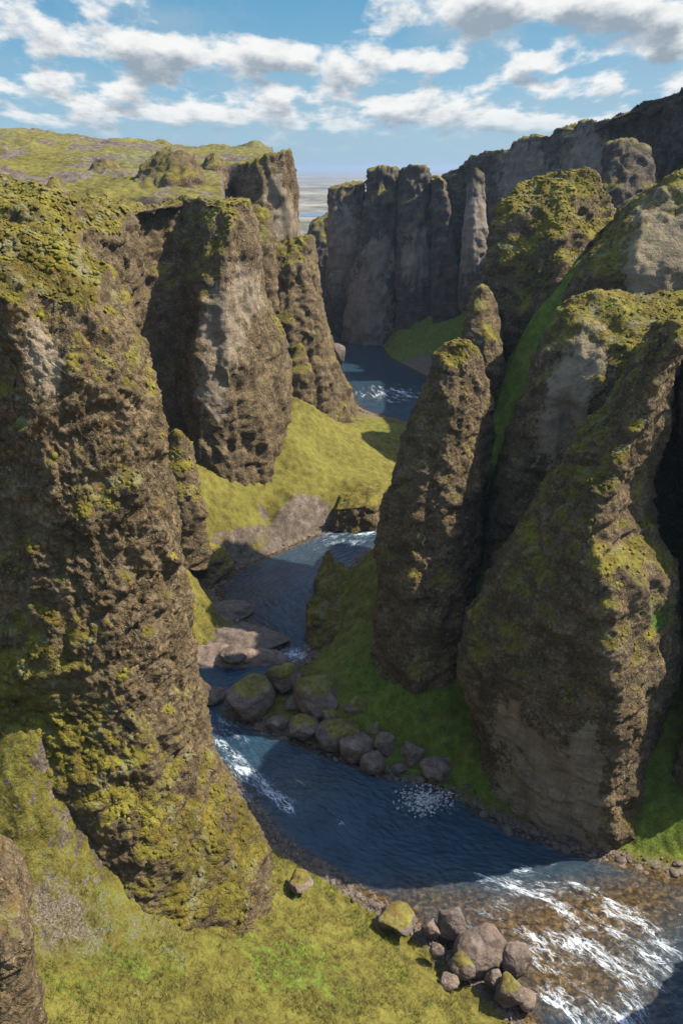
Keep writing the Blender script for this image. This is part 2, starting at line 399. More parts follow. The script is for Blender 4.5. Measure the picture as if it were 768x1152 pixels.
def plain_material():
    m, t, b = material('lava_plain')
    pos = t.new('ShaderNodeNewGeometry').outputs['Position']
    n1 = t.noise(t.scale(pos, (1, .6, 1)), .004, 6, .7); n2 = t.noise(pos, .03, 5, .7); n0 = t.noise(pos, .0008, 4, .6)
    f = t.math('ADD', t.math('ADD', t.math('MULTIPLY', n1, .45), t.math('MULTIPLY', n2, .35)), t.math('MULTIPLY', n0, .2))
    col = t.ramp(f, [(.36, (.036, .034, .028)), (.46, (.095, .088, .070)), (.54, (.19, .175, .140)), (.64, (.31, .285, .235))])
    t.put(b.inputs['Base Color'], col); b.inputs['Roughness'].default_value = 1.0; b.inputs['Specular IOR Level'].default_value = .0
    return m
M_plain = plain_material()

# ---------------------------------------------------------------- river banks in plan
def P2(v):   # ('p', X, D) or pixel pair on the water plane
    return np.array(v[1:], float) if v[0] == 'p' else on(v[0], v[1], 0.0)[:2]
BANK = [((700, 1300), (1100, 1150)), ((600, 1160), (960, 1050)), ((500, 1065), (800, 995)), ((430, 1020), (700, 968)), ((375, 985), (635, 950)),
        ((325, 955), (560, 922)), ((285, 910), (505, 888)), ((250, 870), (430, 868)), ((212, 835), (350, 838)), ((190, 800), (264, 806)),
        ((186, 762), (262, 782)), ((215, 748), (292, 765)), ((290, 738), (332, 750)), ((318, 722), (350, 730)), ((270, 695), (352, 700)),
        ((243, 668), (360, 672)), ((262, 645), (385, 645)), ((320, 617), (425, 616)), ((385, 592), (470, 600)), (('p', 15, 160), ('p', 28, 150)),
        (('p', 27, 175), ('p', 44, 168)), (('p', 30, 195), ('p', 50, 195)), (('p', 27, 218), ('p', 47, 222)), ((450, 472), (520, 455)),
        ((405, 458), (482, 425)), ((385, 425), (440, 402)), ((368, 390), (425, 386)), ((352, 360), (385, 365)), ((335, 345), (360, 345)), ((290, 335), (325, 334))]
BL = np.array([P2(a) for a, b in BANK]); BR = np.array([P2(b) for a, b in BANK])
BLs, BRs = crom(BL, 6), crom(BR, 6)
POLY = np.vstack([BLs, BRs[::-1]])
def river_sd(X, Y):
    """signed distance to the river outline, negative in the water"""
    out = np.empty(len(X), np.float32); A = POLY; B = np.roll(POLY, -1, 0); E = B - A; L2 = (E ** 2).sum(1) + 1e-9
    for s in range(0, len(X), 20000):
        x, y = X[s:s + 20000, None], Y[s:s + 20000, None]
        wx, wy = x - A[:, 0], y - A[:, 1]
        t = np.clip((wx * E[:, 0] + wy * E[:, 1]) / L2, 0, 1)
        d2 = ((wx - t * E[:, 0]) ** 2 + (wy - t * E[:, 1]) ** 2).min(1)
        c = ((A[:, 1] <= y) != (B[:, 1] <= y)) & (x < A[:, 0] + (y - A[:, 1]) * E[:, 0] / np.where(np.abs(E[:, 1]) < 1e-9, 1e-9, E[:, 1]))
        ins = (c.sum(1) % 2) == 1
        out[s:s + 20000] = np.where(ins, -1, 1) * np.sqrt(d2)
    return out

class RBF:
    def __init__(s, pts):
        s.c = np.asarray(pts, float); n = len(s.c)
        K = np.linalg.norm(s.c[:, None, :2] - s.c[None, :, :2], axis=2)
        A = np.zeros((n + 1, n + 1)); A[:n, :n] = K - 0.8 * np.eye(n); A[:n, n] = A[n, :n] = 1
        s.w = np.linalg.solve(A, np.r_[s.c[:, 2], 0])
    def __call__(s, X, Y):
        out = np.empty(len(X))
        for k in range(0, len(X), 50000):
            d = np.hypot(X[k:k + 50000, None] - s.c[:, 0], Y[k:k + 50000, None] - s.c[:, 1])
            out[k:k + 50000] = d @ s.w[:-1] + s.w[-1]
        return out

# ---------------------------------------------------------------- valley ground: one sheet under river, slopes and cliffs
GP = []
def g(px, py, z=None, D=None): GP.append(at(px, py, D) if D else on(px, py, z))
def gp(X, D, z): GP.append(np.array([X, D, z], float))
for k in range(0, len(BL), 1): gp(*BL[k], .2); gp(*BR[k], .2)
for X in (-36, -26, -16, -6, 4):                       # near grassy slope falling to the river
    for Dd in (20, 30, 40, 50, 60):
        d = -.65 * (X - 16) - .76 * (Dd - 47)
        if d > 4: gp(X, Dd, min(.68 * d, 46))
for v in [(300, 590, 3), (255, 605, 5), (330, 560, 9)]: g(*v)
for px, py, D in [(225, 508, 150), (245, 530, 149), (264, 553, 147), (290, 560, 149), (308, 561, 152), (332, 500, 166), (336, 450, 181), (312, 442, 183), (350, 470, 190), (350, 450, 192),
                  (385, 541, 162), (405, 538, 163), (426, 536, 167), (400, 480, 205), (450, 487, 212), (370, 520, 172), (430, 508, 195), (420, 545, 168), (400, 471, 222), (370, 478, 214), (215, 560, 138), (240, 580, 139), (280, 590, 143), (320, 570, 152), (350, 560, 157),
                  (430, 700, 100), (480, 745, 90), (530, 800, 84), (405, 640, 122), (372, 655, 119), (540, 850, 79), (455, 790, 84), (390, 760, 93), (350, 745, 99), (400, 700, 106),
                  (530, 600, 105), (558, 480, 114), (565, 430, 119), (592, 400, 119), (602, 350, 122), (632, 330, 121), (640, 300, 124), (655, 285, 124),
                  (500, 360, 330), (480, 330, 345), (455, 345, 350), (380, 345, 440), (372, 330, 470),
                  (0, 830, 46.5), (0, 740, 49.5), (40, 900, 44.5), (75, 965, 43.2), (45, 820, 47), (740, 905, 70), (768, 850, 73), (800, 940, 66)]:
    g(px, py, D=D)
gp(-50, 150, 22); gp(-70, 180, 40); gp(-40, 100, 25); gp(-45, 80, 30); gp(-30, 120, 12); gp(-60, 120, 35); gp(60, 90, 30); gp(70, 120, 40); gp(60, 60, 12); gp(60, 40, 6); gp(70, 200, 30); gp(90, 260, 40)
gp(-60, 230, 30); gp(-60, 300, 25); gp(20, 420, 20); gp(80, 350, 40); gp(-80, 420, 10); gp(0, 600, -4); gp(-150, 600, -4); gp(150, 600, 0); gp(0, 800, -5); gp(-60, 40, 45); gp(0, 0, 45)
RB = RBF(GP)
def ground_z(X, Y, detail=True):
    sd = river_sd(X, Y); z = RB(X, Y)
    z = z - sm(np.hypot(X, Y), 430, 520) * (np.maximum(z, 0) + 12)
    out = np.maximum(z, .15 + .12 * np.maximum(sd, 0)) if False else np.where(np.hypot(X, Y) < 440, np.maximum(z, .15 + .12 * np.maximum(sd, 0)), z)
    out = out * sm(sd, 0, 5) + (.05 + .10 * np.maximum(sd, 0)) * (1 - sm(sd, 0, 5))
    out = np.where(sd < 0, np.maximum(-.3 - .35 * (-sd), -1.6), out)
    return out - 9 * sm(np.hypot(X, Y), 470, 560), sd
def build_ground():
    th = np.linspace(R(-50), R(50), 620); r = np.exp(np.linspace(math.log(16), math.log(900), 1150))
    T, Rr = np.meshgrid(th, r); X = (np.sin(T) * Rr).ravel(); Y = (np.cos(T) * Rr).ravel()
    z, sd = ground_z(X, Y)
    P = np.stack([X, Y, z], 1)
    big = fbm(P, .07, 3); tuss = billow(P * (1, 1, .6), .45, 3, .55)
    far = np.clip(np.hypot(X, Y) / 120, .6, 2.5)
    land = sm(sd, .3, 3)
    z = z + land * (big * .9 + tuss * .30 + billow(P, 1.6, 3, .6) * .13)
    P[:, 2] = z
    G = P.reshape(len(r), len(th), 3); n = grid_normals(G, False).reshape(-1, 3); n *= np.sign(n[:, 2:3] + 1e-9)
    nz = n[:, 2]
    rock = sm(1 - nz, .42, .68) + .8 * sm(1.3 * np.clip(Y / 120, 1, 3) - np.abs(sd - .6), 0, .9) * (sd < 6)
    lush = np.full(len(X), .1)
    def blob(px, py, D, rad, v, arr):
        c = at(px, py, D); d = np.hypot(X - c[0], Y - c[1]); arr += v * np.exp(-(d / rad) ** 2)
    for b_ in [(480, 750, 90, 16, .7), (530, 600, 105, 10, .9), (590, 400, 120, 10, .9), (635, 320, 123, 10, .8), (460, 395, 318, 30, .9), (560, 480, 116, 10, .9), (530, 820, 82, 8, .8),
               (740, 910, 70, 6, .8), (440, 480, 215, 18, .35), (330, 1100, 46, 7, .45), (120, 1080, 40, 6, .4), (380, 330, 460, 40, .9), (395, 540, 175, 18, .2)]:
        blob(*b_, lush)
    soil = np.zeros(len(X))
    for b_ in [(90, 1035, 41, 4, .36), (190, 1085, 43, 3.5, .34), (45, 1010, 39, 3, .30)]: blob(*b_, soil)
    rockb = rock.copy()
    for b_ in [(345, 592, 151, 5, .8), (315, 612, 145, 5, .8), (280, 634, 137, 4, .8), (365, 590, 153, 5, .8)]: blob(*b_, rockb)
    for b_ in [(345, 594, 151, 4, .5), (315, 614, 145, 4, .5), (285, 634, 138, 3.5, .5), (452, 414, 300, 14, .8), (470, 424, 290, 10, .7), (405, 464, 232, 9, .6), (395, 440, 268, 7, .6)]: blob(*b_, soil)
    q = grid_quads(len(r), len(th))[:, ::-1]
    q = q.reshape(-1, 4)
    o = mesh_obj('valley_ground', P, q, M_ground, attrs=dict(rock=np.clip(rockb * (1 - .8 * np.clip(lush, 0, 1)), 0, 1), lush=lush, soil=soil, dry=np.clip(.25*fbm(P,.05,2),0,1)))
    o['kind'] = 'structure'
build_ground()

# the plain beyond the canyon reaches the horizon
def build_plain():
    r = np.concatenate([[0.0], np.exp(np.linspace(math.log(200), math.log(30000), 60))]); th = np.linspace(0, 2 * math.pi, 128, endpoint=False)
    T, Rr = np.meshgrid(th, r); P = np.stack([np.sin(T) * Rr, np.cos(T) * Rr, np.full_like(T, -7.0)], -1).reshape(-1, 3)
    o = mesh_obj('plain', P, grid_quads(len(r), 128, True)[:, ::-1], M_plain); o['kind'] = 'structure'
    a = [on(330, 246, -6.6), on(372, 243, -6.6), on(372, 240.5, -6.6), on(330, 242, -6.6)]
    P = []; nseg = 60
    for i in range(nseg + 1):
        x = -420 + 840 * i / nseg; yc = 1560 + 60 * math.sin(x * .011) + .12 * x
        for k in range(5): P.append((x, yc + (k / 4 - .5) * (150 + 50 * math.sin(x * .02 + 1)), -6.6))
    o = mesh_obj('plain_river', np.array(P), grid_quads(nseg + 1, 5), M_water, attrs=dict(foam_glint=np.zeros(len(P)), shallow=np.zeros(len(P)), rough=np.zeros(len(P))), uv=np.array(P)); o['kind'] = 'structure'
build_plain()

# ---------------------------------------------------------------- river water
def build_water():
    # resample along the flow so that steps shrink near the camera
    A, B = crom(BL, 40), crom(BR, 40); mid = (A + B) / 2
    s = np.r_[0, np.cumsum(np.linalg.norm(np.diff(mid, axis=0), axis=1))]
    w_ = np.gradient(s) / np.clip(np.hypot(mid[:, 0], mid[:, 1]) / 300, .22, 2); c = np.cumsum(w_); n = 1300
    k = np.interp(np.linspace(c[0], c[-1], n), c, np.arange(len(c)))
    A = np.stack([np.interp(k, np.arange(len(A)), A[:, j]) for j in (0, 1)], 1); B = np.stack([np.interp(k, np.arange(len(B)), B[:, j]) for j in (0, 1)], 1)
    S = np.interp(k, np.arange(len(s)), s); m = 130
    u = np.linspace(-.10, 1.10, m)
    XY = A[:, None, :] * (1 - u[None, :, None]) + B[:, None, :] * u[None, :, None]
    X, Y = XY[..., 0].ravel(), XY[..., 1].ravel()
    wd_ = np.linalg.norm(B - A, axis=1)
    uv = np.stack([np.repeat(S, m), (u[None, :] * wd_[:, None]).ravel(), np.zeros(n * m)], 1)
    sd = river_sd(X, Y)
    foam_glint = .20 * (np.hypot(X, Y) < 160) * np.ones(len(X)); rough = np.full(len(X), .35); shal = sm(sd, -2.2, 0) * .8
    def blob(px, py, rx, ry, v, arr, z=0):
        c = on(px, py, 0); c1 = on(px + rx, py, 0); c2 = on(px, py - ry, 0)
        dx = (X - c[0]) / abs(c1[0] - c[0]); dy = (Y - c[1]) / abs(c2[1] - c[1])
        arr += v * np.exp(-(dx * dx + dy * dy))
    for b_ in [(590, 1000, 60, 14, .55), (560, 1035, 50, 30, .5), (690, 1040, 50, 40, .75), (650, 1100, 50, 40, .8), (600, 1085, 40, 30, .6), (740, 1085, 40, 40, .5), (640, 1010, 30, 20, .6), (680, 1140, 50, 30, .7),
               (250, 830, 30, 30, .75), (285, 890, 30, 25, .75), (320, 905, 30, 12, .6), (335, 885, 16, 10, .6), (262, 860, 20, 20, .6), (325, 738, 22, 8, .9), (345, 728, 10, 6, .8), (300, 742, 20, 6, .7),
               (400, 600, 40, 8, .55), (350, 612, 30, 6, .35), (595, 975, 30, 8, .35), (470, 900, 60, 10, .2), (440, 443, 60, 14, .9), (300, 720, 30, 10, .3), (540, 985, 60, 8, .2), (420, 930, 80, 20, .22), (330, 690, 50, 25, .15), (400, 606, 60, 12, .35), (450, 960, 60, 14, .15)]: blob(*b_, foam_glint)  # the far bend's blob is sun glitter painted white, the rest is foam
    for b_ in [(640, 1050, 110, 60, .8), (560, 1030, 50, 30, .4), (300, 870, 80, 60, .3), (440, 445, 60, 18, .9), (410, 595, 50, 14, .4)]: blob(*b_, rough)
    for b_ in [(660, 1030, 90, 40, 1.0), (740, 1000, 60, 30, .6), (600, 1090, 50, 50, .6), (560, 1040, 40, 25, .35), (440, 445, 60, 14, .2), (330, 880, 50, 30, .3), (360, 620, 80, 22, .2), (270, 670, 40, 25, .3), (480, 1015, 70, 26, .7), (680, 1110, 80, 40, .7)]: blob(*b_, shal)
    P = np.stack([X, Y, np.zeros_like(X)], 1)
    wv = fbm(uv * (1, 1.6, 1), .8, 3); amp = .05 + .12 * np.clip(rough, 0, 1) * (np.hypot(X, Y) < 260)
    P[:, 2] = .02 + wv * amp + foam_glint * .12 * billow(uv, .9, 2)
    o = mesh_obj('river', P, grid_quads(n, m), M_water, attrs=dict(foam_glint=np.clip(foam_glint, 0, .80), shallow=np.clip(shal, 0, 1), rough=np.clip(rough, 0, 1)), uv=uv)
    o['kind'] = 'structure'
build_water()

_bm = bmesh.new(); bmesh.ops.create_icosphere(_bm, subdivisions=2, radius=1.0)
ICO1_V = np.array([v.co[:] for v in _bm.verts]); ICO1_F = np.array([[v.index for v in f.verts] for f in _bm.faces]); _bm.free()
# ---------------------------------------------------------------- cliffs: lofted through traced rails, then broken up
def cliff(name, rails, label, cat, T=12, res=.35, big=0.68, medium=0.22, fine=.13, gully=0.40, ledge=.25, bare=(), lush=(), moss=0.0, group=None, mat=None, pinch=.2, bulge=.6, cushions=0, csize=.3, block=1.1, skirt=(), flat=0.0, sharp=.45, seed=0):
    rails = [np.array([at(*p) for p in r]) for r in rails]
    ax = np.mean([r[len(r) // 2] for r in rails], axis=0)
    # two rails behind, thickness T further away and a little narrower
    def back(r, o):
        b = []
        for p in r:
            Y2 = p[1] + T; k = Y2 / p[1]
            q = np.array([p[0] * k, Y2, (CAMZ - (CAMZ - p[2]) * k) * (1 - flat) + p[2] * flat])
            q[0] += (o[0] - p[0]) * pinch; b.append(q)
        return np.array(b)
    mx = rails[len(rails) // 2]
    front = len(rails)
    mm_ = lambda r: resample(r, 24)
    rb = [back(mm_(rails[-1]), mx[len(mx) // 2]), back(mm_(rails[0]), mx[len(mx) // 2])]
    allr = rails + rb
    h = max(np.linalg.norm(np.diff(r, axis=0), axis=1).sum() for r in rails)
    M = int(np.clip(h / res, 24, 620)); K = max(6, int(M * .12))
    Rs = np.array([resample(r, M) for r in allr])            # rails x M x 3
    nR = len(allr)
    segs = []
    for i in range(nR):
        L = np.linalg.norm(Rs[(i + 1) % nR] - Rs[i], axis=1).mean()
        segs.append(max(4, int(L / res * (1.0 if i < front - 1 else .45))))
    cols = []
    for i in range(nR):
        p0, p1, p2, p3 = Rs[(i - 1) % nR], Rs[i], Rs[(i + 1) % nR], Rs[(i + 2) % nR]
        for t in np.arange(segs[i]) / segs[i]:
            c = .5 * ((2 * p1) + (-p0 + p2) * t + (2 * p0 - 5 * p1 + 4 * p2 - p3) * t * t + (-p0 + 3 * p1 - 3 * p2 + p3) * t ** 3)
            cols.append(c * (1 - sharp) + (p1 * (1 - t) + p2 * t) * sharp)
    G = np.stack(cols, 1)                                     # M x N x 3
    N = G.shape[1]; top = G[-1]; cen = top.mean(0)
    cap = []
    for k in range(1, K):
        f = k / (K - 1); q = top * (1 - f) + cen * f; q = q.copy(); q[:, 2] += bulge * math.sin(f * math.pi / 2); cap.append(q)
    G = np.concatenate([G, np.array(cap)], 0); M2 = len(G)
    nrm = grid_normals(G, True)
    for _ in range(2):
        nrm[1:-1] = (nrm[:-2] + nrm[1:-1] * 2 + nrm[2:]) / 4
    nrm = nrm / (np.linalg.norm(nrm, axis=2, keepdims=True) + 1e-9)
    nrm[-1] = (0, 0, 1)
    P = G.reshape(-1, 3); n = nrm.reshape(-1, 3)
    off = np.array([seed * 7.1, seed * 3.3, seed * 1.7]); Q = P + off
    sc = 1.0
    warp = np.stack([fbm(Q + 50, .16, 2), fbm(Q + 90, .16, 2), fbm(Q + 130, .16, 2)], 1) * 1.2
    Qw = Q + warp
    bmask = np.zeros(len(P))
    for (px, py, rad) in bare:
        # distance measured on the face itself
        d = np.full(len(P), 1e9)
        zc = P[:, 1] * cp + (CAMZ - P[:, 2]) * sp
        qx = CX + FPX * P[:, 0] / zc; qy = CY + FPX * ((CAMZ - P[:, 2]) * cp - P[:, 1] * sp) / zc
        d = np.hypot(qx - px, (qy - py) * .6) / rad
        bmask = np.maximum(bmask, .8 * np.exp(-.8 * d * d))
    rough = 1 - .5 * bmask
    rid = 1 - 2 * np.abs(fbm(Qw, (.22, .22, .05), 2))          # upright ribs and gullies
    d = big * fbm(Q, .085, 3) + gully * (rid - .3) * (.5 + .5 * rough)
    d = d + block * (.52 - cells(Qw * np.array([1, 1, .42]), .24, seed + 9)) * (1 - .4 * bmask) + block * .35 * (.5 - cells(Qw * np.array([1, 1, .7]), .5, seed + 5)) * rough - .45 * bmask
    d = d + medium * billow(Qw, .42, 2, .55) * rough + medium * .5 * fbm(Qw, .9, 2) * rough
    cl = cells(Qw, .75, seed)
    d = d + (.42 - cl) * medium * .85 * rough
    if fine: d = d + fine * (billow(Qw, 1.9, 3, .6)) * rough + fine * .8 * (.45 - cells(Qw, 2.2, seed + 3)) * rough
    if ledge:
        zz = P[:, 2] * .22 + fbm(Q, .12, 2) * .9
        saw = zz - np.floor(zz); d = d + ledge * (sm(saw, 0, .25) - saw) * 1.6 * rough
    P = P + n * d[:, None]
    Gd = P.reshape(M2, N, 3)
    n2 = grid_normals(Gd, True); n2[-1] = (0, 0, 1)
    ns = n2.copy()
    for _ in range(6):
        ns[1:-1] = (ns[:-2] + ns[1:-1] * 2 + ns[2:]) / 4; ns = (np.roll(ns, 1, 1) + 2 * ns + np.roll(ns, -1, 1)) / 4
    nz = ns.reshape(-1, 3)[:, 2]
    mv = sm(nz, .05, .75) * .95 + .25 * fbm(Q, .12, 3) + moss - .05
    lv = np.zeros(len(P))
    if lush:
        zc = P[:, 1] * cp + (CAMZ - P[:, 2]) * sp
        qx = CX + FPX * P[:, 0] / zc; qy = CY + FPX * ((CAMZ - P[:, 2]) * cp - P[:, 1] * sp) / zc
        for (px, py, rad) in lush:
            e = np.exp(-(np.hypot(qx - px, qy - py) / rad) ** 2); lv = np.maximum(lv, e); mv = mv + .5 * e
    if skirt:
        zc = P[:, 1] * cp + (CAMZ - P[:, 2]) * sp
        qx = CX + FPX * P[:, 0] / zc; qy = CY + FPX * ((CAMZ - P[:, 2]) * cp - P[:, 1] * sp) / zc
        for (px, py, rad, v) in skirt: mv = mv + v * np.exp(-(np.hypot(qx - px, qy - py) / rad) ** 2)
    q = grid_quads(M2, N, True)
    o = mesh_obj(name, P, q, mat or M_rock, attrs=dict(moss=np.clip(mv, 0, 1), bare=bmask, lush=lv))
    if cushions:
        fr = nz > -.2
        pr = np.clip(mv - .30, 0, 1) * (nz > .10) * (n.dot(np.array([0, 1, 0])) < .35)
        pr = pr * np.clip(1 - 2.5 * bmask, 0, 1); pr = pr * (.4 + sm(fbm(Q, .35, 2), -.2, .5)); pr[-N:] = 0
        cdf = np.cumsum(pr)
        if cdf[-1] > 0:
            rg = np.random.default_rng(seed); idx = np.searchsorted(cdf, rg.random(cushions) * cdf[-1]); idx = np.clip(idx, 0, len(P) - 1)
            c = P[idx]; r = csize * np.clip(np.exp(rg.normal(0, .38, cushions)), .4, 1.7); nn = ns.reshape(-1, 3)[idx]; nn /= np.linalg.norm(nn, axis=1, keepdims=True)
            K_ = len(ICO1_V); Vc = ICO1_V[None] * r[:, None, None] * rg.uniform(.75, 1.3, (cushions, 1, 3))
            al = (Vc * nn[:, None, :]).sum(2, keepdims=True); Vc = Vc - al * nn[:, None, :] * .60
            Vc = (c[:, None, :] + Vc).reshape(-1, 3)
            Vc = Vc + (fbm(Vc, 1.1 / csize * .5, 2) * csize * .28)[:, None] * np.repeat(nn, K_, 0)
            F = (ICO1_F[None] + (np.arange(cushions) * K_)[:, None, None]).reshape(-1, 3)
            cu = mesh_obj('moss_cushions', Vc, None, M_cushion, parent=o, tris=F); cu['kind'] = 'stuff'
    return tag(o, label, cat, group)

cliff('rock_pillar', [
    [(-130, 1020, 48), (-110, 700, 51), (-90, 450, 54), (-70, 300, 57), (-60, 245, 60)],
    [(60, 1040, 44), (56, 900, 45.5), (50, 800, 47.5), (38, 700, 49), (30, 600, 50), (5, 450, 50), (-5, 330, 51), (10, 262, 58)],
    [(190, 1110, 43), (160, 900, 47.5), (130, 700, 50), (100, 550, 51), (80, 420, 51.5), (60, 330, 53), (52, 284, 58)],
    [(288, 1085, 48), (255, 960, 51), (205, 850, 53), (180, 700, 53.5), (165, 550, 54), (146, 440, 54.5), (115, 350, 55), (86, 290, 59)],
    [(322, 1030, 58), (303, 955, 58.5), (258, 885, 58), (234, 840, 58), (218, 770, 58), (207, 700, 58), (197, 640, 58), (190, 560, 58.5), (178, 480, 59), (163, 420, 59), (140, 360, 60), (118, 308, 61)]],
    'huge mossy brown rock pillar rising beside the grassy slope with a ledge across its face', 'rock pillar', T=13, res=.17, big=0.75, medium=0.28, fine=.18, gully=0.28, ledge=.22, moss=.10, bare=[(48, 400, 32)], skirt=[(230, 980, 90, .35), (130, 900, 80, .22), (30, 800, 90, .45), (80, 560, 60, .22), (150, 560, 40, .2), (130, 780, 50, .12)], seed=1, cushions=6600, csize=0.13)
cliff('rock_outcrop', [
    [(-90, 1230, 25), (-80, 1050, 27), (-60, 930, 29)],
    [(5, 1240, 24.5), (0, 1060, 26.5), (-10, 950, 29)],
    [(52, 1235, 26.5), (40, 1120, 28), (33, 1050, 28.5), (16, 985, 29), (-2, 950, 30)]],
    'small bare brown outcrop above the slope, cut off by the lower corner of the view', 'rock outcrop', T=5, res=.09, big=0.22, medium=0.15, fine=.10, gully=0.12, ledge=.15, moss=-.25, seed=2)
cliff('rocky_ridge', [
    [(-90, 470, 108), (-90, 300, 114), (-88, 225, 118), (-70, 203, 126)],
    [(0, 470, 108), (0, 295, 114), (-3, 228, 119), (-5, 207, 126)],
    [(52, 470, 110), (54, 310, 115), (60, 246, 119), (66, 224, 127)],
    [(100, 480, 118), (106, 350, 121), (110, 262, 126), (112, 241, 131)],
    [(150, 480, 138), (152, 300, 142), (150, 250, 145), (150, 238, 149)]],
    'lumpy mossy rock ridge behind the huge pillar, below the grassy plateau', 'ridge', T=40, res=.42, big=1.35, medium=0.39, fine=.2, gully=0.64, ledge=.5, moss=-.02, flat=.75, seed=3, cushions=4840, csize=0.23)
cliff('cliff_buttress', [
    [(100, 580, 135), (100, 420, 138), (105, 310, 141), (120, 246, 146)],
    [(165, 560, 148), (160, 420, 152), (155, 310, 156), (165, 240, 161)],
    [(205, 560, 152), (200, 430, 155), (198, 330, 159), (205, 222, 167)],
    [(224, 560, 148), (222, 430, 149), (225, 340, 152), (234, 280, 156), (242, 226, 160)],
    [(264, 600, 150), (256, 450, 151), (255, 350, 152), (258, 260, 156), (260, 222, 161)],
    [(308, 600, 154), (304, 480, 158), (301, 440, 160), (287, 340, 160), (283, 280, 160), (270, 224, 163)],
    [(322, 540, 176), (326, 425, 176), (318, 380, 175), (296, 340, 172), (290, 285, 170), (277, 230, 170)]],
    'tall buttress with a pale bare face above the sunlit green slope by the river', 'cliff', T=26, res=.40, big=1.05, medium=0.30, fine=.16, gully=0.72, ledge=.2, moss=.0, bare=[(252, 370, 38), (275, 330, 25), (240, 440, 25)], flat=.6, seed=4, cushions=2640, csize=0.20)
cliff('cliff_block', [
    [(258, 320, 234), (262, 235, 236), (270, 190, 242)],
    [(268, 340, 224), (272, 240, 226), (276, 184, 232)],
    [(300, 350, 222), (298, 240, 226), (298, 176, 231)],
    [(323, 340, 228), (326, 240, 230), (321, 171, 233)],
    [(335, 340, 242), (334, 220, 242), (325, 171, 240)]],
    'square-topped pale cliff block at the end of the grassy plateau', 'cliff', T=40, res=.55, big=0.90, medium=0.33, fine=.15, gully=0.88, ledge=.0, moss=-.12, bare=[(320, 250, 22), (310, 215, 14)], flat=.9, seed=5)
cliff('rounded_rock', [
    [(262, 350, 198), (270, 270, 200), (276, 238, 204)],
    [(290, 350, 196), (290, 280, 198), (292, 234, 203)],
    [(312, 350, 200), (310, 280, 201), (302, 240, 205)]],
    'rounded mossy knob tucked below the square-topped cliff block', 'rock', T=14, res=.5, big=0.75, medium=0.33, fine=.15, gully=0.40, moss=.2, seed=6)
cliff('rock_fin', [
    [(270, 470, 205), (280, 360, 208), (288, 285, 213)],
    [(328, 460, 205), (325, 370, 208), (325, 300, 212), (328, 279, 216)],
    [(372, 478, 212), (360, 400, 213), (350, 330, 215), (344, 268, 219)],
    [(404, 480, 224), (393, 440, 224), (376, 400, 224), (358, 335, 224), (350, 266, 224)]],
    'leaning dark rock fin with a stepped foot ending at the far river bend', 'rock fin', T=14, res=.5, big=0.98, medium=0.41, fine=.18, gully=0.64, ledge=.3, moss=.06, seed=7, cushions=1100, csize=0.20)
cliff('mossy_rock', [
    [(322, 462, 203), (320, 420, 203), (326, 392, 206)],
    [(336, 462, 202), (336, 420, 202), (336, 388, 206)],
    [(352, 458, 205), (349, 420, 205), (343, 392, 208)]],
    'small mossy rock leaning on the foot of the dark fin', 'rock', T=6, res=.4, big=0.52, medium=0.33, fine=.15, gully=0.24, moss=.2, seed=8)
cliff('mossy_outcrop', [
    [(170, 640, 122), (172, 550, 124), (180, 492, 128)],
    [(205, 640, 121), (203, 560, 122), (200, 488, 127)],
    [(232, 640, 124), (228, 560, 125), (215, 498, 129)]],
    'rounded outcrop peeping out beside the huge pillar, its top covered with yellow moss', 'rock outcrop', T=9, res=.3, big=0.68, medium=0.25, fine=.14, gully=0.24, moss=.12, seed=9, cushions=660, csize=0.15)
cliff('dark_ledge', [
    [(195, 680, 122), (200, 630, 126), (215, 600, 131)],
    [(228, 672, 125), (230, 640, 127), (236, 612, 132)],
    [(262, 656, 133), (262, 640, 134), (256, 622, 137)]],
    'dark layered ledge at the water edge below the outcrop beside the huge pillar', 'rock ledge', T=8, res=.25, big=0.45, medium=0.22, fine=.12, gully=0.16, ledge=.6, moss=-.05, seed=10)
cliff('undercut_bank', [
    [(371, 596, 152), (376, 572, 153), (384, 556, 160)],
    [(402, 600, 151), (404, 570, 152), (405, 552, 160)],
    [(434, 600, 155), (432, 566, 156), (430, 548, 164)]],
    'dark undercut rock bank below the tip of the sunlit green slope', 'rock bank', T=10, res=.28, big=0.45, medium=0.22, fine=.12, gully=0.24, ledge=.3, moss=.05, seed=11)
cliff('cliff_buttress', [
    [(742, 1000, 71), (764, 860, 72), (786, 740, 75), (782, 640, 79), (768, 500, 83), (782, 380, 86)],
    [(840, 1000, 67), (850, 700, 72), (850, 366, 82)],
    [(1050, 1000, 70), (1050, 700, 77), (1050, 350, 86)]],
    'dark buttress cut off by the edge of the view beside the massive near fin', 'cliff', T=20, res=.26, big=.6, medium=.22, fine=.15, gully=.4, ledge=.3, moss=.08, flat=.3, seed=27, cushions=1100, csize=0.15)
cliff('rock_outcrop', [
    [(862, 1380, 43), (892, 1080, 45), (922, 960, 48)],
    [(980, 1380, 40), (1000, 1080, 42), (1020, 930, 46)],
    [(1140, 1380, 42), (1140, 1080, 45), (1140, 900, 50)]],
    'rock outcrop just past the lower right corner, its shadow darkening the rapids', 'rock outcrop', T=10, res=.5, big=.6, medium=.22, fine=.0, gully=.4, moss=.0, flat=.3, seed=28)
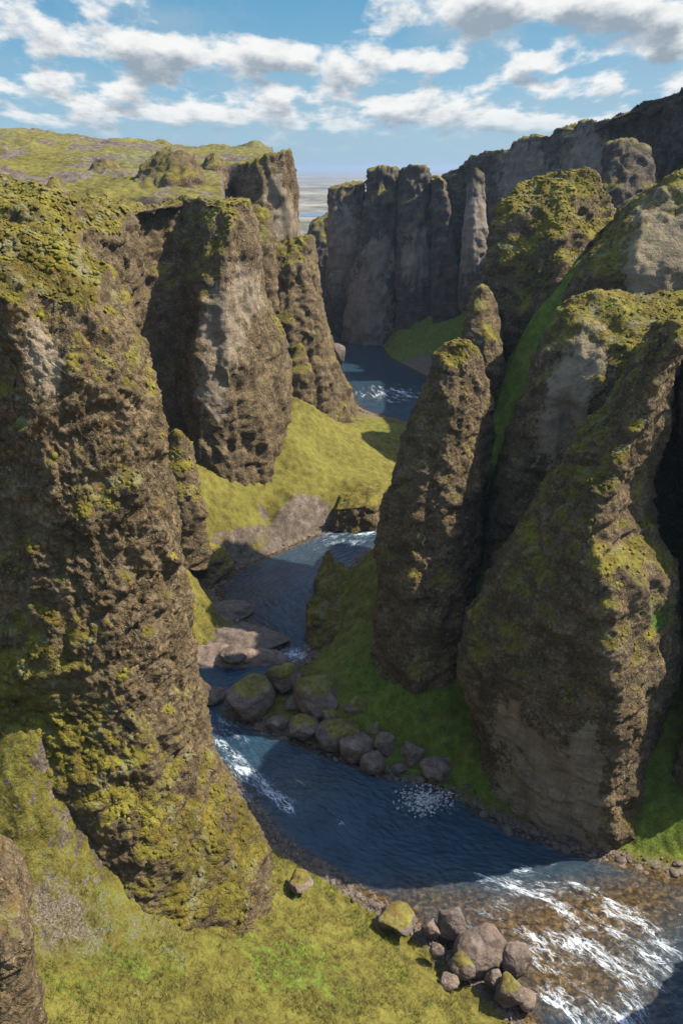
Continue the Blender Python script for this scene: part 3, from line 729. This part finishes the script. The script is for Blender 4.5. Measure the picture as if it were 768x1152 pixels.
# ---- right side
cliff('rock_fin', [
    [(536, 925, 79), (545, 830, 79), (514, 765, 80), (528, 690, 82), (560, 640, 83), (600, 580, 84), (640, 520, 84), (690, 452, 84), (735, 395, 82), (757, 366, 80)],
    [(562, 950, 74), (562, 850, 74), (552, 780, 74.5), (585, 680, 76), (622, 610, 78), (660, 545, 79), (700, 470, 79.5), (738, 405, 79.5), (762, 367, 79.5)],
    [(632, 985, 68.5), (628, 880, 68.5), (628, 800, 68.5), (638, 700, 70), (642, 630, 72), (655, 570, 74), (697, 495, 76.5), (738, 410, 78), (768, 367, 79)],
    [(692, 995, 66.5), (690, 880, 66), (700, 760, 66), (690, 680, 68), (668, 610, 71), (690, 540, 74), (730, 480, 76.5), (746, 405, 78.5), (778, 368, 79)],
    [(718, 1000, 72), (732, 860, 75), (762, 740, 77), (758, 650, 78), (728, 590, 81), (730, 540, 82), (752, 470, 83), (760, 405, 83), (790, 368, 83)]],
    'massive near rock fin rising from the river with a pale scoured foot', 'rock fin', T=14, res=.21, big=0.68, medium=0.23, fine=.15, gully=0.32, ledge=.35, moss=.02,
    bare=[(600, 880, 50), (575, 820, 26), (640, 900, 45), (660, 845, 26), (640, 930, 50)], lush=[(740, 690, 22)], seed=12, cushions=3300, csize=0.14)
cliff('rock_pinnacle', [
    [(424, 775, 92), (422, 690, 95), (427, 620, 96), (432, 565, 97), (447, 525, 98), (462, 485, 98.5), (478, 440, 99), (488, 400, 99), (500, 386, 99.5)],
    [(470, 800, 85), (465, 700, 88), (465, 620, 91), (475, 540, 93), (488, 460, 95.5), (500, 410, 97), (510, 386, 99)],
    [(520, 800, 87), (515, 700, 89), (515, 620, 92), (518, 540, 94), (520, 460, 96), (525, 410, 97.5), (526, 388, 99)],
    [(530, 760, 97), (536, 640, 98), (545, 560, 99), (548, 480, 100), (545, 430, 100.5), (533, 393, 101)]],
    'tall dark pinnacle standing alone on the green promontory above the boulders', 'pinnacle', T=9, res=.22, big=0.60, medium=0.20, fine=.15, gully=0.32, ledge=.25, moss=-.08, seed=13, cushions=1320, csize=0.13)
cliff('rock_stub', [
    [(515, 500, 118), (522, 380, 120), (533, 330, 124)],
    [(545, 500, 116), (546, 390, 118), (541, 325, 123)],
    [(572, 500, 119), (563, 400, 121), (556, 350, 124), (548, 328, 125)]],
    'sunlit stub of rock standing behind the tall dark pinnacle', 'rock', T=8, res=.3, big=0.60, medium=0.25, fine=.15, gully=0.32, moss=.0, seed=14)
cliff('cliff_shoulder', [
    [(535, 470, 129), (545, 340, 131), (550, 270, 133), (560, 238, 136), (578, 214, 139)],
    [(590, 480, 122), (586, 350, 125), (590, 280, 129), (598, 238, 133), (606, 208, 139)],
    [(640, 420, 122), (630, 330, 124), (628, 260, 128), (632, 222, 133), (640, 196, 139)],
    [(690, 400, 126), (665, 330, 126), (660, 270, 130), (662, 220, 135), (660, 190, 140)],
    [(740, 380, 131), (710, 310, 132), (695, 260, 136), (682, 232, 139), (668, 196, 143)]],
    'dark shoulder of rock above the green gully with a sunlit mossy crest', 'cliff', T=10, res=.33, big=0.98, medium=0.30, fine=.16, gully=0.56, ledge=.3, moss=.05, flat=.2, seed=15, cushions=3300, csize=0.18)
cliff('bare_cliff', [
    [(612, 420, 118), (636, 330, 119), (655, 290, 121), (688, 252, 124), (704, 232, 127)],
    [(700, 430, 108), (704, 310, 110), (718, 245, 115), (724, 217, 121)],
    [(770, 430, 106), (770, 300, 109), (768, 192, 118)],
    [(880, 440, 108), (880, 300, 112), (880, 160, 122)]],
    'smooth grey-brown cliff face above the gully with a thin mossy crest', 'cliff', T=30, res=.32, big=0.83, medium=0.23, fine=.14, gully=0.40, ledge=.25, moss=.04, flat=.4, bare=[(745, 280, 50), (735, 310, 40)], seed=16, cushions=1980, csize=0.17)
cliff('cliff_buttress', [
    [(520, 740, 97), (540, 640, 99), (562, 530, 100), (584, 462, 101), (606, 402, 102), (630, 352, 105), (644, 337, 108)],
    [(610, 720, 93), (620, 540, 95), (632, 440, 96), (648, 385, 98), (668, 334, 105)],
    [(720, 700, 91), (722, 480, 93), (732, 390, 96), (748, 336, 104)],
    [(880, 700, 94), (880, 500, 97), (880, 325, 107)]],
    'bare tan buttress in shade between the green gully and the massive near fin', 'cliff', T=22, res=.26, big=0.75, medium=0.22, fine=.14, gully=0.40, ledge=.3, moss=.03, flat=.3, bare=[(640, 440, 40), (620, 490, 28), (660, 400, 28)], seed=17, cushions=2640, csize=0.15)
cliff('rock_stub', [
    [(664, 300, 200), (672, 220, 202), (684, 165, 208)],
    [(705, 300, 197), (704, 210, 200), (708, 158, 208)],
    [(745, 300, 200), (740, 220, 202), (730, 166, 209)]],
    'dark blocky stub of rock standing before the long skyline wall', 'rock', T=14, res=.45, big=0.90, medium=0.33, fine=.15, gully=0.56, moss=-.35, mat=M_far, seed=18)  # darker rock tone stands in for shade from the skyline wall
cliff('canyon_wall', [
    [(480, 380, 350), (488, 260, 356), (500, 199, 366)],
    [(520, 380, 340), (518, 260, 345), (522, 184, 356)],
    [(550, 380, 328), (548, 240, 334), (549, 173, 345)],
    [(590, 370, 310), (592, 230, 316), (590, 158, 328)],
    [(640, 360, 292), (640, 220, 298), (638, 142, 310)],
    [(700, 350, 272), (698, 210, 278), (698, 131, 290)],
    [(745, 340, 236), (742, 200, 242), (738, 112, 254)],
    [(790, 340, 205), (785, 200, 210), (780, 104, 220)],
    [(900, 330, 190), (900, 200, 194), (900, 88, 204)]],
    'long shadowed canyon wall along the skyline with a thin grassy rim', 'canyon wall', T=80, res=.62, big=1.65, medium=0.44, fine=.2, gully=1.76, ledge=.4, moss=-.05, flat=.92, bare=[(590, 200, 35), (660, 190, 40)], mat=M_far, seed=19)
cliff('rock_column', [
    [(516, 350, 290), (520, 260, 292), (530, 194, 298)],
    [(534, 350, 286), (532, 260, 289), (536, 188, 297)],
    [(552, 350, 290), (548, 260, 292), (545, 200, 299)]],
    'slim pale column joined to the foot of the skyline wall', 'rock column', T=10, res=.5, big=0.68, medium=0.28, fine=.1, gully=0.64, moss=-.2, bare=[(535, 260, 40)], mat=M_far, seed=20)
GRP = 'far rock columns at the river bend'
cliff('rock_column', [
    [(366, 360, 368), (370, 270, 370), (371, 214, 376)],
    [(386, 380, 362), (386, 270, 366), (388, 208, 374)],
    [(415, 380, 362), (412, 270, 366), (410, 206, 374)]],
    'far column with a low rough top, nearest the gap that shows the plain', 'rock column', T=28, res=.7, big=1.20, medium=0.50, fine=.1, gully=1.28, moss=-.1, group=GRP, bare=[(380, 280, 40)], flat=.8, mat=M_far, seed=21)
cliff('rock_column', [
    [(386, 385, 352), (391, 330, 352), (402, 280, 353), (412, 230, 354), (416, 193, 359)],
    [(410, 400, 343), (412, 330, 345), (418, 280, 347), (424, 230, 350), (425, 190, 357)],
    [(434, 400, 342), (435, 330, 344), (436, 280, 347), (437, 230, 350), (437, 189, 357)],
    [(452, 395, 347), (449, 300, 349), (448, 240, 352), (446, 192, 359)]],
    'far column that flares to a broad pale foot at the river bend', 'rock column', T=26, res=.7, big=1.05, medium=0.44, fine=.1, gully=1.36, moss=-.14, group=GRP, bare=[(410, 350, 40), (425, 290, 22)], flat=.8, mat=M_far, seed=22)
cliff('rock_column', [
    [(446, 390, 340), (448, 260, 343), (450, 194, 352)],
    [(468, 390, 334), (466, 260, 338), (466, 187, 349)],
    [(494, 380, 338), (486, 260, 341), (481, 192, 351)]],
    'far column with a domed mossy top, between the flared column and the skyline wall', 'rock column', T=26, res=.7, big=1.05, medium=0.44, fine=.1, gully=1.36, moss=-.1, group=GRP, bare=[(468, 290, 24)], flat=.8, mat=M_far, seed=23)
cliff('rock_column', [
    [(484, 380, 332), (486, 270, 334), (485, 202, 340)],
    [(502, 380, 328), (496, 270, 330), (492, 198, 338)],
    [(520, 380, 326), (510, 280, 328), (500, 206, 336)]],
    'lowest far column, half hidden against the skyline wall', 'rock column', T=22, res=.7, big=0.90, medium=0.44, fine=.1, gully=0.96, moss=.0, group=GRP, flat=.7, mat=M_far, seed=24)
cliff('distant_cliff', [
    [(338, 345, 440), (342, 290, 442), (350, 254, 450)],
    [(360, 350, 436), (360, 290, 438), (362, 246, 448)],
    [(390, 350, 440), (388, 290, 442), (382, 240, 452)]],
    'distant blue-grey cliff seen in the gap before the plain', 'cliff', T=40, res=.9, big=1.35, medium=0.50, fine=0, gully=1.28, moss=-.1, flat=.9, mat=M_far, seed=25)

# ---------------------------------------------------------------- grassy plateau behind the left cliffs
def build_plateau():
    pts = [at(*p) for p in [(-60, 152, 300), (0, 147, 305), (30, 146, 312), (68, 157, 300), (130, 160, 300), (200, 164, 290), (250, 169, 275), (325, 173, 258), (0, 207, 190), (60, 210, 192), (130, 222, 176),
                            (200, 206, 195), (250, 200, 215), (262, 214, 190), (100, 180, 245), (200, 184, 242), (-200, 150, 300), (-200, 210, 190), (40, 160, 280), (0, 172, 250), (290, 186, 240)]]
    pts += [np.array(p, float) for p in [(-60, 420, 72), (-200, 420, 78), (-300, 420, 78), (-20, 420, 70), (-300, 250, 70)]]
    rb = RBF(pts)
    th = np.linspace(R(-55), R(-2.5), 420); r = np.linspace(160, 440, 520)
    T, Rr = np.meshgrid(th, r); X = (np.sin(T) * Rr).ravel(); Y = (np.cos(T) * Rr).ravel()
    z = rb(X, Y); P = np.stack([X, Y, z], 1)
    lump = sm(fbm(P, .035, 2), .05, .5)
    z = z + fbm(P, .03, 3) * 1.3 + lump * (billow(P, .09, 2, .5) + .4) * 1.3 + billow(P, .28, 3, .6) * .35 - (fbm(P, .05, 2) > 10)
    ex = CX + FPX * X / (Y * cp + 0 * X)           # bearing of each point
    drop = sm(X / Y, -.078, -.066) + sm(X / Y, -.138, -.124) * sm(240 - Y, 0, 5) + sm(172 - Y, 0, 8) + sm(Y, 400, 440)
    z = z - 70 * np.clip(drop, 0, 1); P[:, 2] = z
    n = grid_normals(P.reshape(len(r), len(th), 3), False).reshape(-1, 3); n *= np.sign(n[:, 2:3] + 1e-9)
    rock = sm(1 - n[:, 2], .22, .5) + 1.0 * sm(fbm(P * (1, .6, 1), .055, 5, .70), -.08, .5)
    o = mesh_obj('plateau', P, grid_quads(len(r), len(th))[:, ::-1], M_ground, attrs=dict(rock=rock, lush=np.full(len(X), -.1), soil=.0 + .25 * fbm(P, .06, 3), dry=.38 + .3 * fbm(P, .03, 3)))
    o['kind'] = 'structure'
build_plateau()

# ---------------------------------------------------------------- boulders
_bm = bmesh.new(); bmesh.ops.create_icosphere(_bm, subdivisions=5, radius=1.0)
ICO_V = np.array([v.co[:] for v in _bm.verts]); ICO_F = np.array([[v.index for v in f.verts] for f in _bm.faces]); _bm.free()
def boulder(px, py, wpx, hpx, label, z=None, mossy=.0, seed=0, name='boulder', group=None, cat='boulder', yaw=None, depth=1.0, cuts=15, soft=.0, flatmin=.35):
    rg = np.random.default_rng(1000 + seed)
    V = ICO_V.copy()
    for k in range(cuts):
        nn = rg.normal(size=3); nn[2] *= .8; nn /= np.linalg.norm(nn); dd = rg.uniform(.58, .90)
        ex = np.maximum(0, V @ nn - dd); V = V - ex[:, None] * nn * (.92 - soft)
    V /= np.abs(V).max(0)
    base = on(px, py, 0 if z is None else z); zc = base[1] * cp + (CAMZ - base[2]) * sp
    a = wpx / FPX * zc / 2; c = hpx / FPX * zc / 2
    view = math.atan2(CAMZ, base[1])
    b = a * depth; hz_ = max(flatmin * a, (c - b * math.sin(view) * .35) / max(.3, math.cos(view)))
    hz_ = min(hz_, a * 1.1)
    off = rg.uniform(0, 100, 3)
    n = V / np.linalg.norm(V, axis=1, keepdims=True)
    V = V * np.array([a, b, hz_])
    V = V + n * (fbm(V / a + off, 1.3, 2) * .10 * a + billow(V / a + off, 4.0, 3) * .030 * a)[:, None]
    yw = rg.uniform(-.5, .5) if yaw is None else yaw
    cy, sy = math.cos(yw), math.sin(yw)
    V = V @ np.array([[cy, sy, 0], [-sy, cy, 0], [0, 0, 1]])
    mv = sm(n[:, 2], .35, .95) * .75 * (mossy > 0) + mossy - .1
    o = mesh_obj(name, V, None, M_boulder, attrs=dict(moss=np.clip(mv, 0, 1)), tris=ICO_F)
    o.location = (base[0], base[1], base[2] + hz_ * .35)
    return tag(o, label, cat, group)
GB = 'boulders heaped along the foot of the green promontory'
PROM = [(285, 790, 60, 50, .25, 'broad mossy-topped boulder at the upstream end of the heap', 1.0), (240, 786, 28, 18, 0, 'smooth grey boulder lying alone in the stream left of the heap', .2),
        (318, 768, 45, 36, .3, 'mossy boulder behind the broad one, against the grass', 2.0), (355, 788, 62, 50, .28, 'largest mossy boulder in the middle of the heap', 1.8), (312, 815, 26, 16, 0, 'small dark boulder wedged at the waterline', .4),
        (340, 822, 40, 28, .12, 'low boulder with a green cap at the water edge', .7), (382, 830, 52, 34, .25, 'slanting mossy boulder at the water edge', .9), (400, 845, 46, 30, 0, 'bare brown slanting boulder at the water edge', .7), (418, 863, 30, 28, 0, 'smooth rounded boulder, farthest out in the water', .3),
        (434, 842, 28, 34, 0, 'upright bare boulder beside the rounded one', 1.2), (465, 852, 34, 30, 0, 'grey boulder half sunk beside the pebble bar', .8), (430, 815, 44, 30, .25, 'mossy boulder high in the heap under the grass', 2.2), (490, 868, 40, 24, 0, 'dark flat boulder above the pebble bar', .6),
        (405, 800, 38, 28, .3, 'green-capped boulder at the top of the heap', 2.6), (460, 828, 34, 24, .1, 'brown boulder under the grass edge', 1.8), (372, 808, 30, 22, .1, 'small boulder squeezed between the mossy ones', 1.2), (505, 850, 30, 20, .1, 'small dark boulder near the foot of the fin', 1.4),
        (330, 795, 24, 18, 0, 'little bare boulder in the cleft of the heap', 1.0), (448, 866, 18, 12, 0, 'tiny boulder awash beside the rounded one', .2)]
for i, (px, py, w_, h_, ms, lab, z) in enumerate(PROM):
    boulder(px, py, w_, h_, lab, z=z, mossy=ms, seed=i, group=GB, soft=.25 if i in (1, 8) else .1)
GN = 'boulders below the near grassy slope'
NEAR = [(508, 1043, 34, 36, 0, 'upright brown boulder at the top of the near heap', 1.0), (485, 1048, 22, 20, 0, 'small brown boulder beside the upright one', 1.0), (540, 1075, 62, 48, 0, 'widest flat-topped boulder of the near heap', .9), (579, 1086, 38, 40, 0, 'rounded boulder standing at the rapids edge', .6),
        (520, 1088, 34, 26, .1, 'lichen-spotted boulder in front of the widest one', 1.2), (490, 1072, 18, 34, 0, 'narrow boulder on the grass side of the near heap', 1.6), (572, 1120, 36, 32, .12, 'mossy dark boulder low in the near heap', .9), (590, 1128, 26, 22, 0, 'angular boulder at the near end of the heap', .6), (555, 1105, 22, 22, 0, 'dark little boulder in the hollow of the near heap', .9),
        (505, 1105, 22, 14, 0, 'flat slab on the grass edge of the near heap', 1.4), (448, 1036, 46, 20, .4, 'low boulder overgrown with yellow moss', 1.6), (524, 1060, 22, 20, 0, 'small reddish boulder between the upright and the widest', 1.0)]
for i, (px, py, w_, h_, ms, lab, z) in enumerate(NEAR):
    boulder(px, py, w_, h_, lab, z=z, mossy=ms, seed=40 + i, group=GN, soft=.1)
boulder(378, 404, 24, 34, 'dark boulder in the river at the foot of the leaning fin', z=1.5, seed=70, soft=.2)
boulder(264, 738, 34, 18, 'dark rounded boulder on the flat rock shelves', z=1.2, seed=71, soft=.2)
boulder(338, 993, 30, 18, 'mossy boulder sticking out of the slope beside the foot of the huge pillar', z=4.0, mossy=.3, seed=72)
cliff('rock_bank', [
    [(352, 705, 118), (357, 662, 122), (374, 636, 128)],
    [(345, 742, 107), (347, 690, 112), (360, 658, 120)],
    [(388, 745, 105), (392, 700, 108), (405, 660, 117)]],
    'dark overgrown rock bank at the corner of the promontory where the river narrows', 'rock bank', T=12, res=.2, big=.5, medium=.3, fine=.13, gully=.2, ledge=.2, moss=.12, flat=.5, seed=26)
# flat shelves
boulder(274, 722, 112, 26, 'flat sunlit rock shelf reaching into the stream', z=.1, seed=80, name='rock_shelf', cat='rock shelf', depth=.55, flatmin=.16, yaw=.0, cuts=5, soft=.3)
boulder(248, 692, 84, 24, 'shaded rock shelf against the bank behind the sunlit shelf', z=.2, seed=81, name='rock_shelf', cat='rock shelf', depth=.6, flatmin=.16, yaw=.2, cuts=5, soft=.3)
boulder(262, 742, 124, 18, 'low wet shelf in front of the sunlit shelf', z=-.5, seed=82, name='rock_shelf', cat='rock shelf', depth=.4, flatmin=.16, yaw=-.05, cuts=5, soft=.3)

cliff('rock_crag', [
    [(142, 240, 192), (150, 205, 197), (166, 180, 205)],
    [(190, 244, 188), (192, 204, 192), (192, 168, 202)],
    [(232, 238, 192), (228, 202, 196), (216, 175, 205)]],
    'broad dark rock hump in the middle of the grassy plateau', 'crag', T=16, res=.45, big=.8, medium=.35, fine=.12, gully=.5, moss=-.40, flat=.7, seed=31)
cliff('rock_crag', [
    [(226, 212, 229), (230, 192, 231), (234, 179, 236)],
    [(242, 214, 226), (242, 192, 228), (241, 174, 235)],
    [(256, 212, 229), (252, 190, 232), (247, 179, 237)]],
    'small dark crag beside the square-topped cliff block on the plateau', 'crag', T=8, res=.45, big=.6, medium=.3, fine=.12, gully=.4, moss=-.40, flat=.6, seed=32)
cliff('rock_crag', [
    [(98, 216, 216), (102, 196, 219), (110, 182, 226)],
    [(116, 220, 213), (118, 198, 216), (120, 180, 224)],
    [(136, 216, 216), (134, 198, 219), (128, 184, 226)]],
    'rounded crag left of the broad hump on the plateau', 'crag', T=10, res=.45, big=.7, medium=.3, fine=.12, gully=.4, moss=-.40, flat=.6, seed=33)
cliff('rock_stub', [
    [(50, 232, 128), (53, 214, 130), (58, 203, 133)],
    [(62, 234, 127), (62, 214, 128), (62, 201, 133)],
    [(76, 232, 129), (73, 216, 131), (68, 207, 134)]],
    'lone dark stub standing on the rim of the lumpy ridge', 'rock', T=5, res=.3, big=.4, medium=.25, fine=.12, gully=.3, moss=-.2, flat=.5, seed=34)

# ---------------------------------------------------------------- pebbles and grass
def build_pebbles(name, pts, sizes, mat):
    n = len(pts); K = len(ICO1_V); rg = np.random.default_rng(3)
    V = ICO1_V[None] * sizes[:, None, None] * rg.uniform(.6, 1.3, (n, 1, 3)) * np.array([1, 1, .6])
    V = (V + pts[:, None, :]).reshape(-1, 3); V = V + (perlin(V * 2.7)[:, None] * .08)
    F = (ICO1_F[None] + (np.arange(n) * K)[:, None, None]).reshape(-1, 3)
    o = mesh_obj(name, V, None, mat, tris=F, attrs=dict(moss=np.zeros(len(V)))); o['kind'] = 'stuff'
m_, t_, b_ = material('pale_pebble'); pos_ = t_.new('ShaderNodeNewGeometry').outputs['Position']
t_.put(b_.inputs['Base Color'], t_.ramp(t_.noise(pos_, 3.0, 2, .6), [(.35, (.12, .12, .12)), (.5, (.24, .24, .235)), (.65, (.42, .42, .41))])); b_.inputs['Roughness'].default_value = .8
rg = np.random.default_rng(21); pts = []
while len(pts) < 650:
    a, r = rg.uniform(0, 6.28), abs(rg.normal(0, .62))
    if r < 1.15: q = on(480 + 36 * r * math.cos(a), 900 + 19 * r * math.sin(a), 0); pts.append((q[0], q[1], .02))
build_pebbles('pebble_bar', np.array(pts), rg.uniform(.07, .17, len(pts)), m_)
def shore():
    rg = np.random.default_rng(22); k = rg.integers(0, len(POLY) - 1, 60000); P = POLY[k] + (POLY[k + 1] - POLY[k]) * rg.random((60000, 1))
    P = P + rg.normal(0, .8, P.shape); d = np.hypot(P[:, 0], P[:, 1]); ok = (d < 170) & (rg.random(60000) < np.clip(50 / d, 0, 1) ** 1.2 * .30)
    P = P[ok][:3200]; z, sd = ground_z(P[:, 0], P[:, 1]); k = (sd > -1.0) & (sd < 1.6)
    P = P[k]; z = z[k]; s_ = np.exp(rg.normal(-1.75, .5, len(P)))
    build_pebbles('shore_stones', np.stack([P[:, 0], P[:, 1], np.maximum(z, -.1) + .02], 1), s_, M_boulder)
shore()
def grass_material():
    m, t, b = material('grass_blades')
    pos = t.new('ShaderNodeNewGeometry').outputs['Position']; k = t.attr('tint')
    dryc = t.ramp(t.noise(pos, .8, 4, .65), [(.35, (.085, .072, .016)), (.5, (.135, .120, .026)), (.65, (.19, .175, .06))])
    gr = t.ramp(t.noise(pos, 1.5, 3, .6), [(.35, (.045, .075, .010)), (.5, (.090, .140, .014)), (.65, (.155, .21, .028))])
    t.put(b.inputs['Base Color'], t.mix(k, dryc, gr)); b.inputs['Roughness'].default_value = .8; b.inputs['Specular IOR Level'].default_value = .2
    return m
def build_grass():
    rg = np.random.default_rng(31); M = grass_material()
    n = 90000; th = rg.uniform(R(-30), R(28), n); r = np.exp(rg.uniform(math.log(28), math.log(130), n)); X, Y = np.sin(th) * r, np.cos(th) * r
    P = np.stack([X, Y, 0 * X], 1); cl = fbm(P, .35, 3); keep = (cl > -.25 + .5 * rg.random(n)); X, Y = X[keep], Y[keep]
    z, sd = ground_z(X, Y); P = np.stack([X, Y, z], 1)
    z = z + sm(sd, .3, 3) * (fbm(P, .07, 3) * .9 + billow(P * (1, 1, .6), .45, 3, .55) * .30 + billow(P, 1.6, 3, .6) * .13)
    keep = (sd > 1.2) & (z < 42); X, Y, z = X[keep], Y[keep], z[keep]; n = len(X)
    lush = sm(fbm(np.stack([X, Y, 0 * X], 1), .16, 3), .0, .5) + (X > -3) * (Y > 72)
    B = 4; hgt = np.exp(rg.normal(-1.5, .35, (n, B, 1))) * (1 + .9 * np.clip(fbm(np.stack([X, Y, 0 * X], 1), .8, 2), 0, 1))[:, None, None]; a = rg.uniform(0, 6.283, (n, B)); sp_ = rg.uniform(.02, .13, (n, B))
    base = np.stack([X, Y, z], 1)[:, None, :] + np.stack([np.cos(a) * sp_, np.sin(a) * sp_, 0 * a], 2)
    lean = np.stack([np.cos(a), np.sin(a), 0 * a], 2) * hgt * rg.uniform(.2, .8, (n, B, 1)); wv = np.stack([-np.sin(a), np.cos(a), 0 * a], 2) * .022 * np.clip(base[..., 1:2] / 60, .8, 2)
    V = np.stack([base - wv, base + wv, base + lean + hgt * np.array([0, 0, 1.])], 2).reshape(-1, 3)
    F = np.arange(len(V)).reshape(-1, 3); tint = np.repeat(np.clip(lush, 0, 1), B * 3)
    o = mesh_obj('grass', V, None, M, tris=F, attrs=dict(tint=tint), smooth=False); o['kind'] = 'stuff'
build_grass()

# ---------------------------------------------------------------- the air
def build_haze():
    bm = bmesh.new(); bmesh.ops.create_cube(bm, size=1.0)
    me = bpy.data.meshes.new('haze'); bm.to_mesh(me); bm.free()
    o = bpy.data.objects.new('haze', me); C.objects.link(o); o['kind'] = 'stuff'
    lo, hi = -9.0, 112.0
    o.scale = (70000, 70000, hi - lo); o.location = (0, 0, (hi + lo) / 2)
    m = bpy.data.materials.new('haze'); m.use_nodes = True; t = NT(m.node_tree); t.n.clear()
    out = t.new('ShaderNodeOutputMaterial'); v = t.new('ShaderNodeVolumePrincipled')
    v.inputs['Color'].default_value = (.36, .48, .64, 1); v.inputs['Density'].default_value = HAZE; v.inputs['Anisotropy'].default_value = .2
    t.l.new(v.outputs[0], out.inputs['Volume']); me.materials.append(m)
HAZE = 0.0001
build_haze()
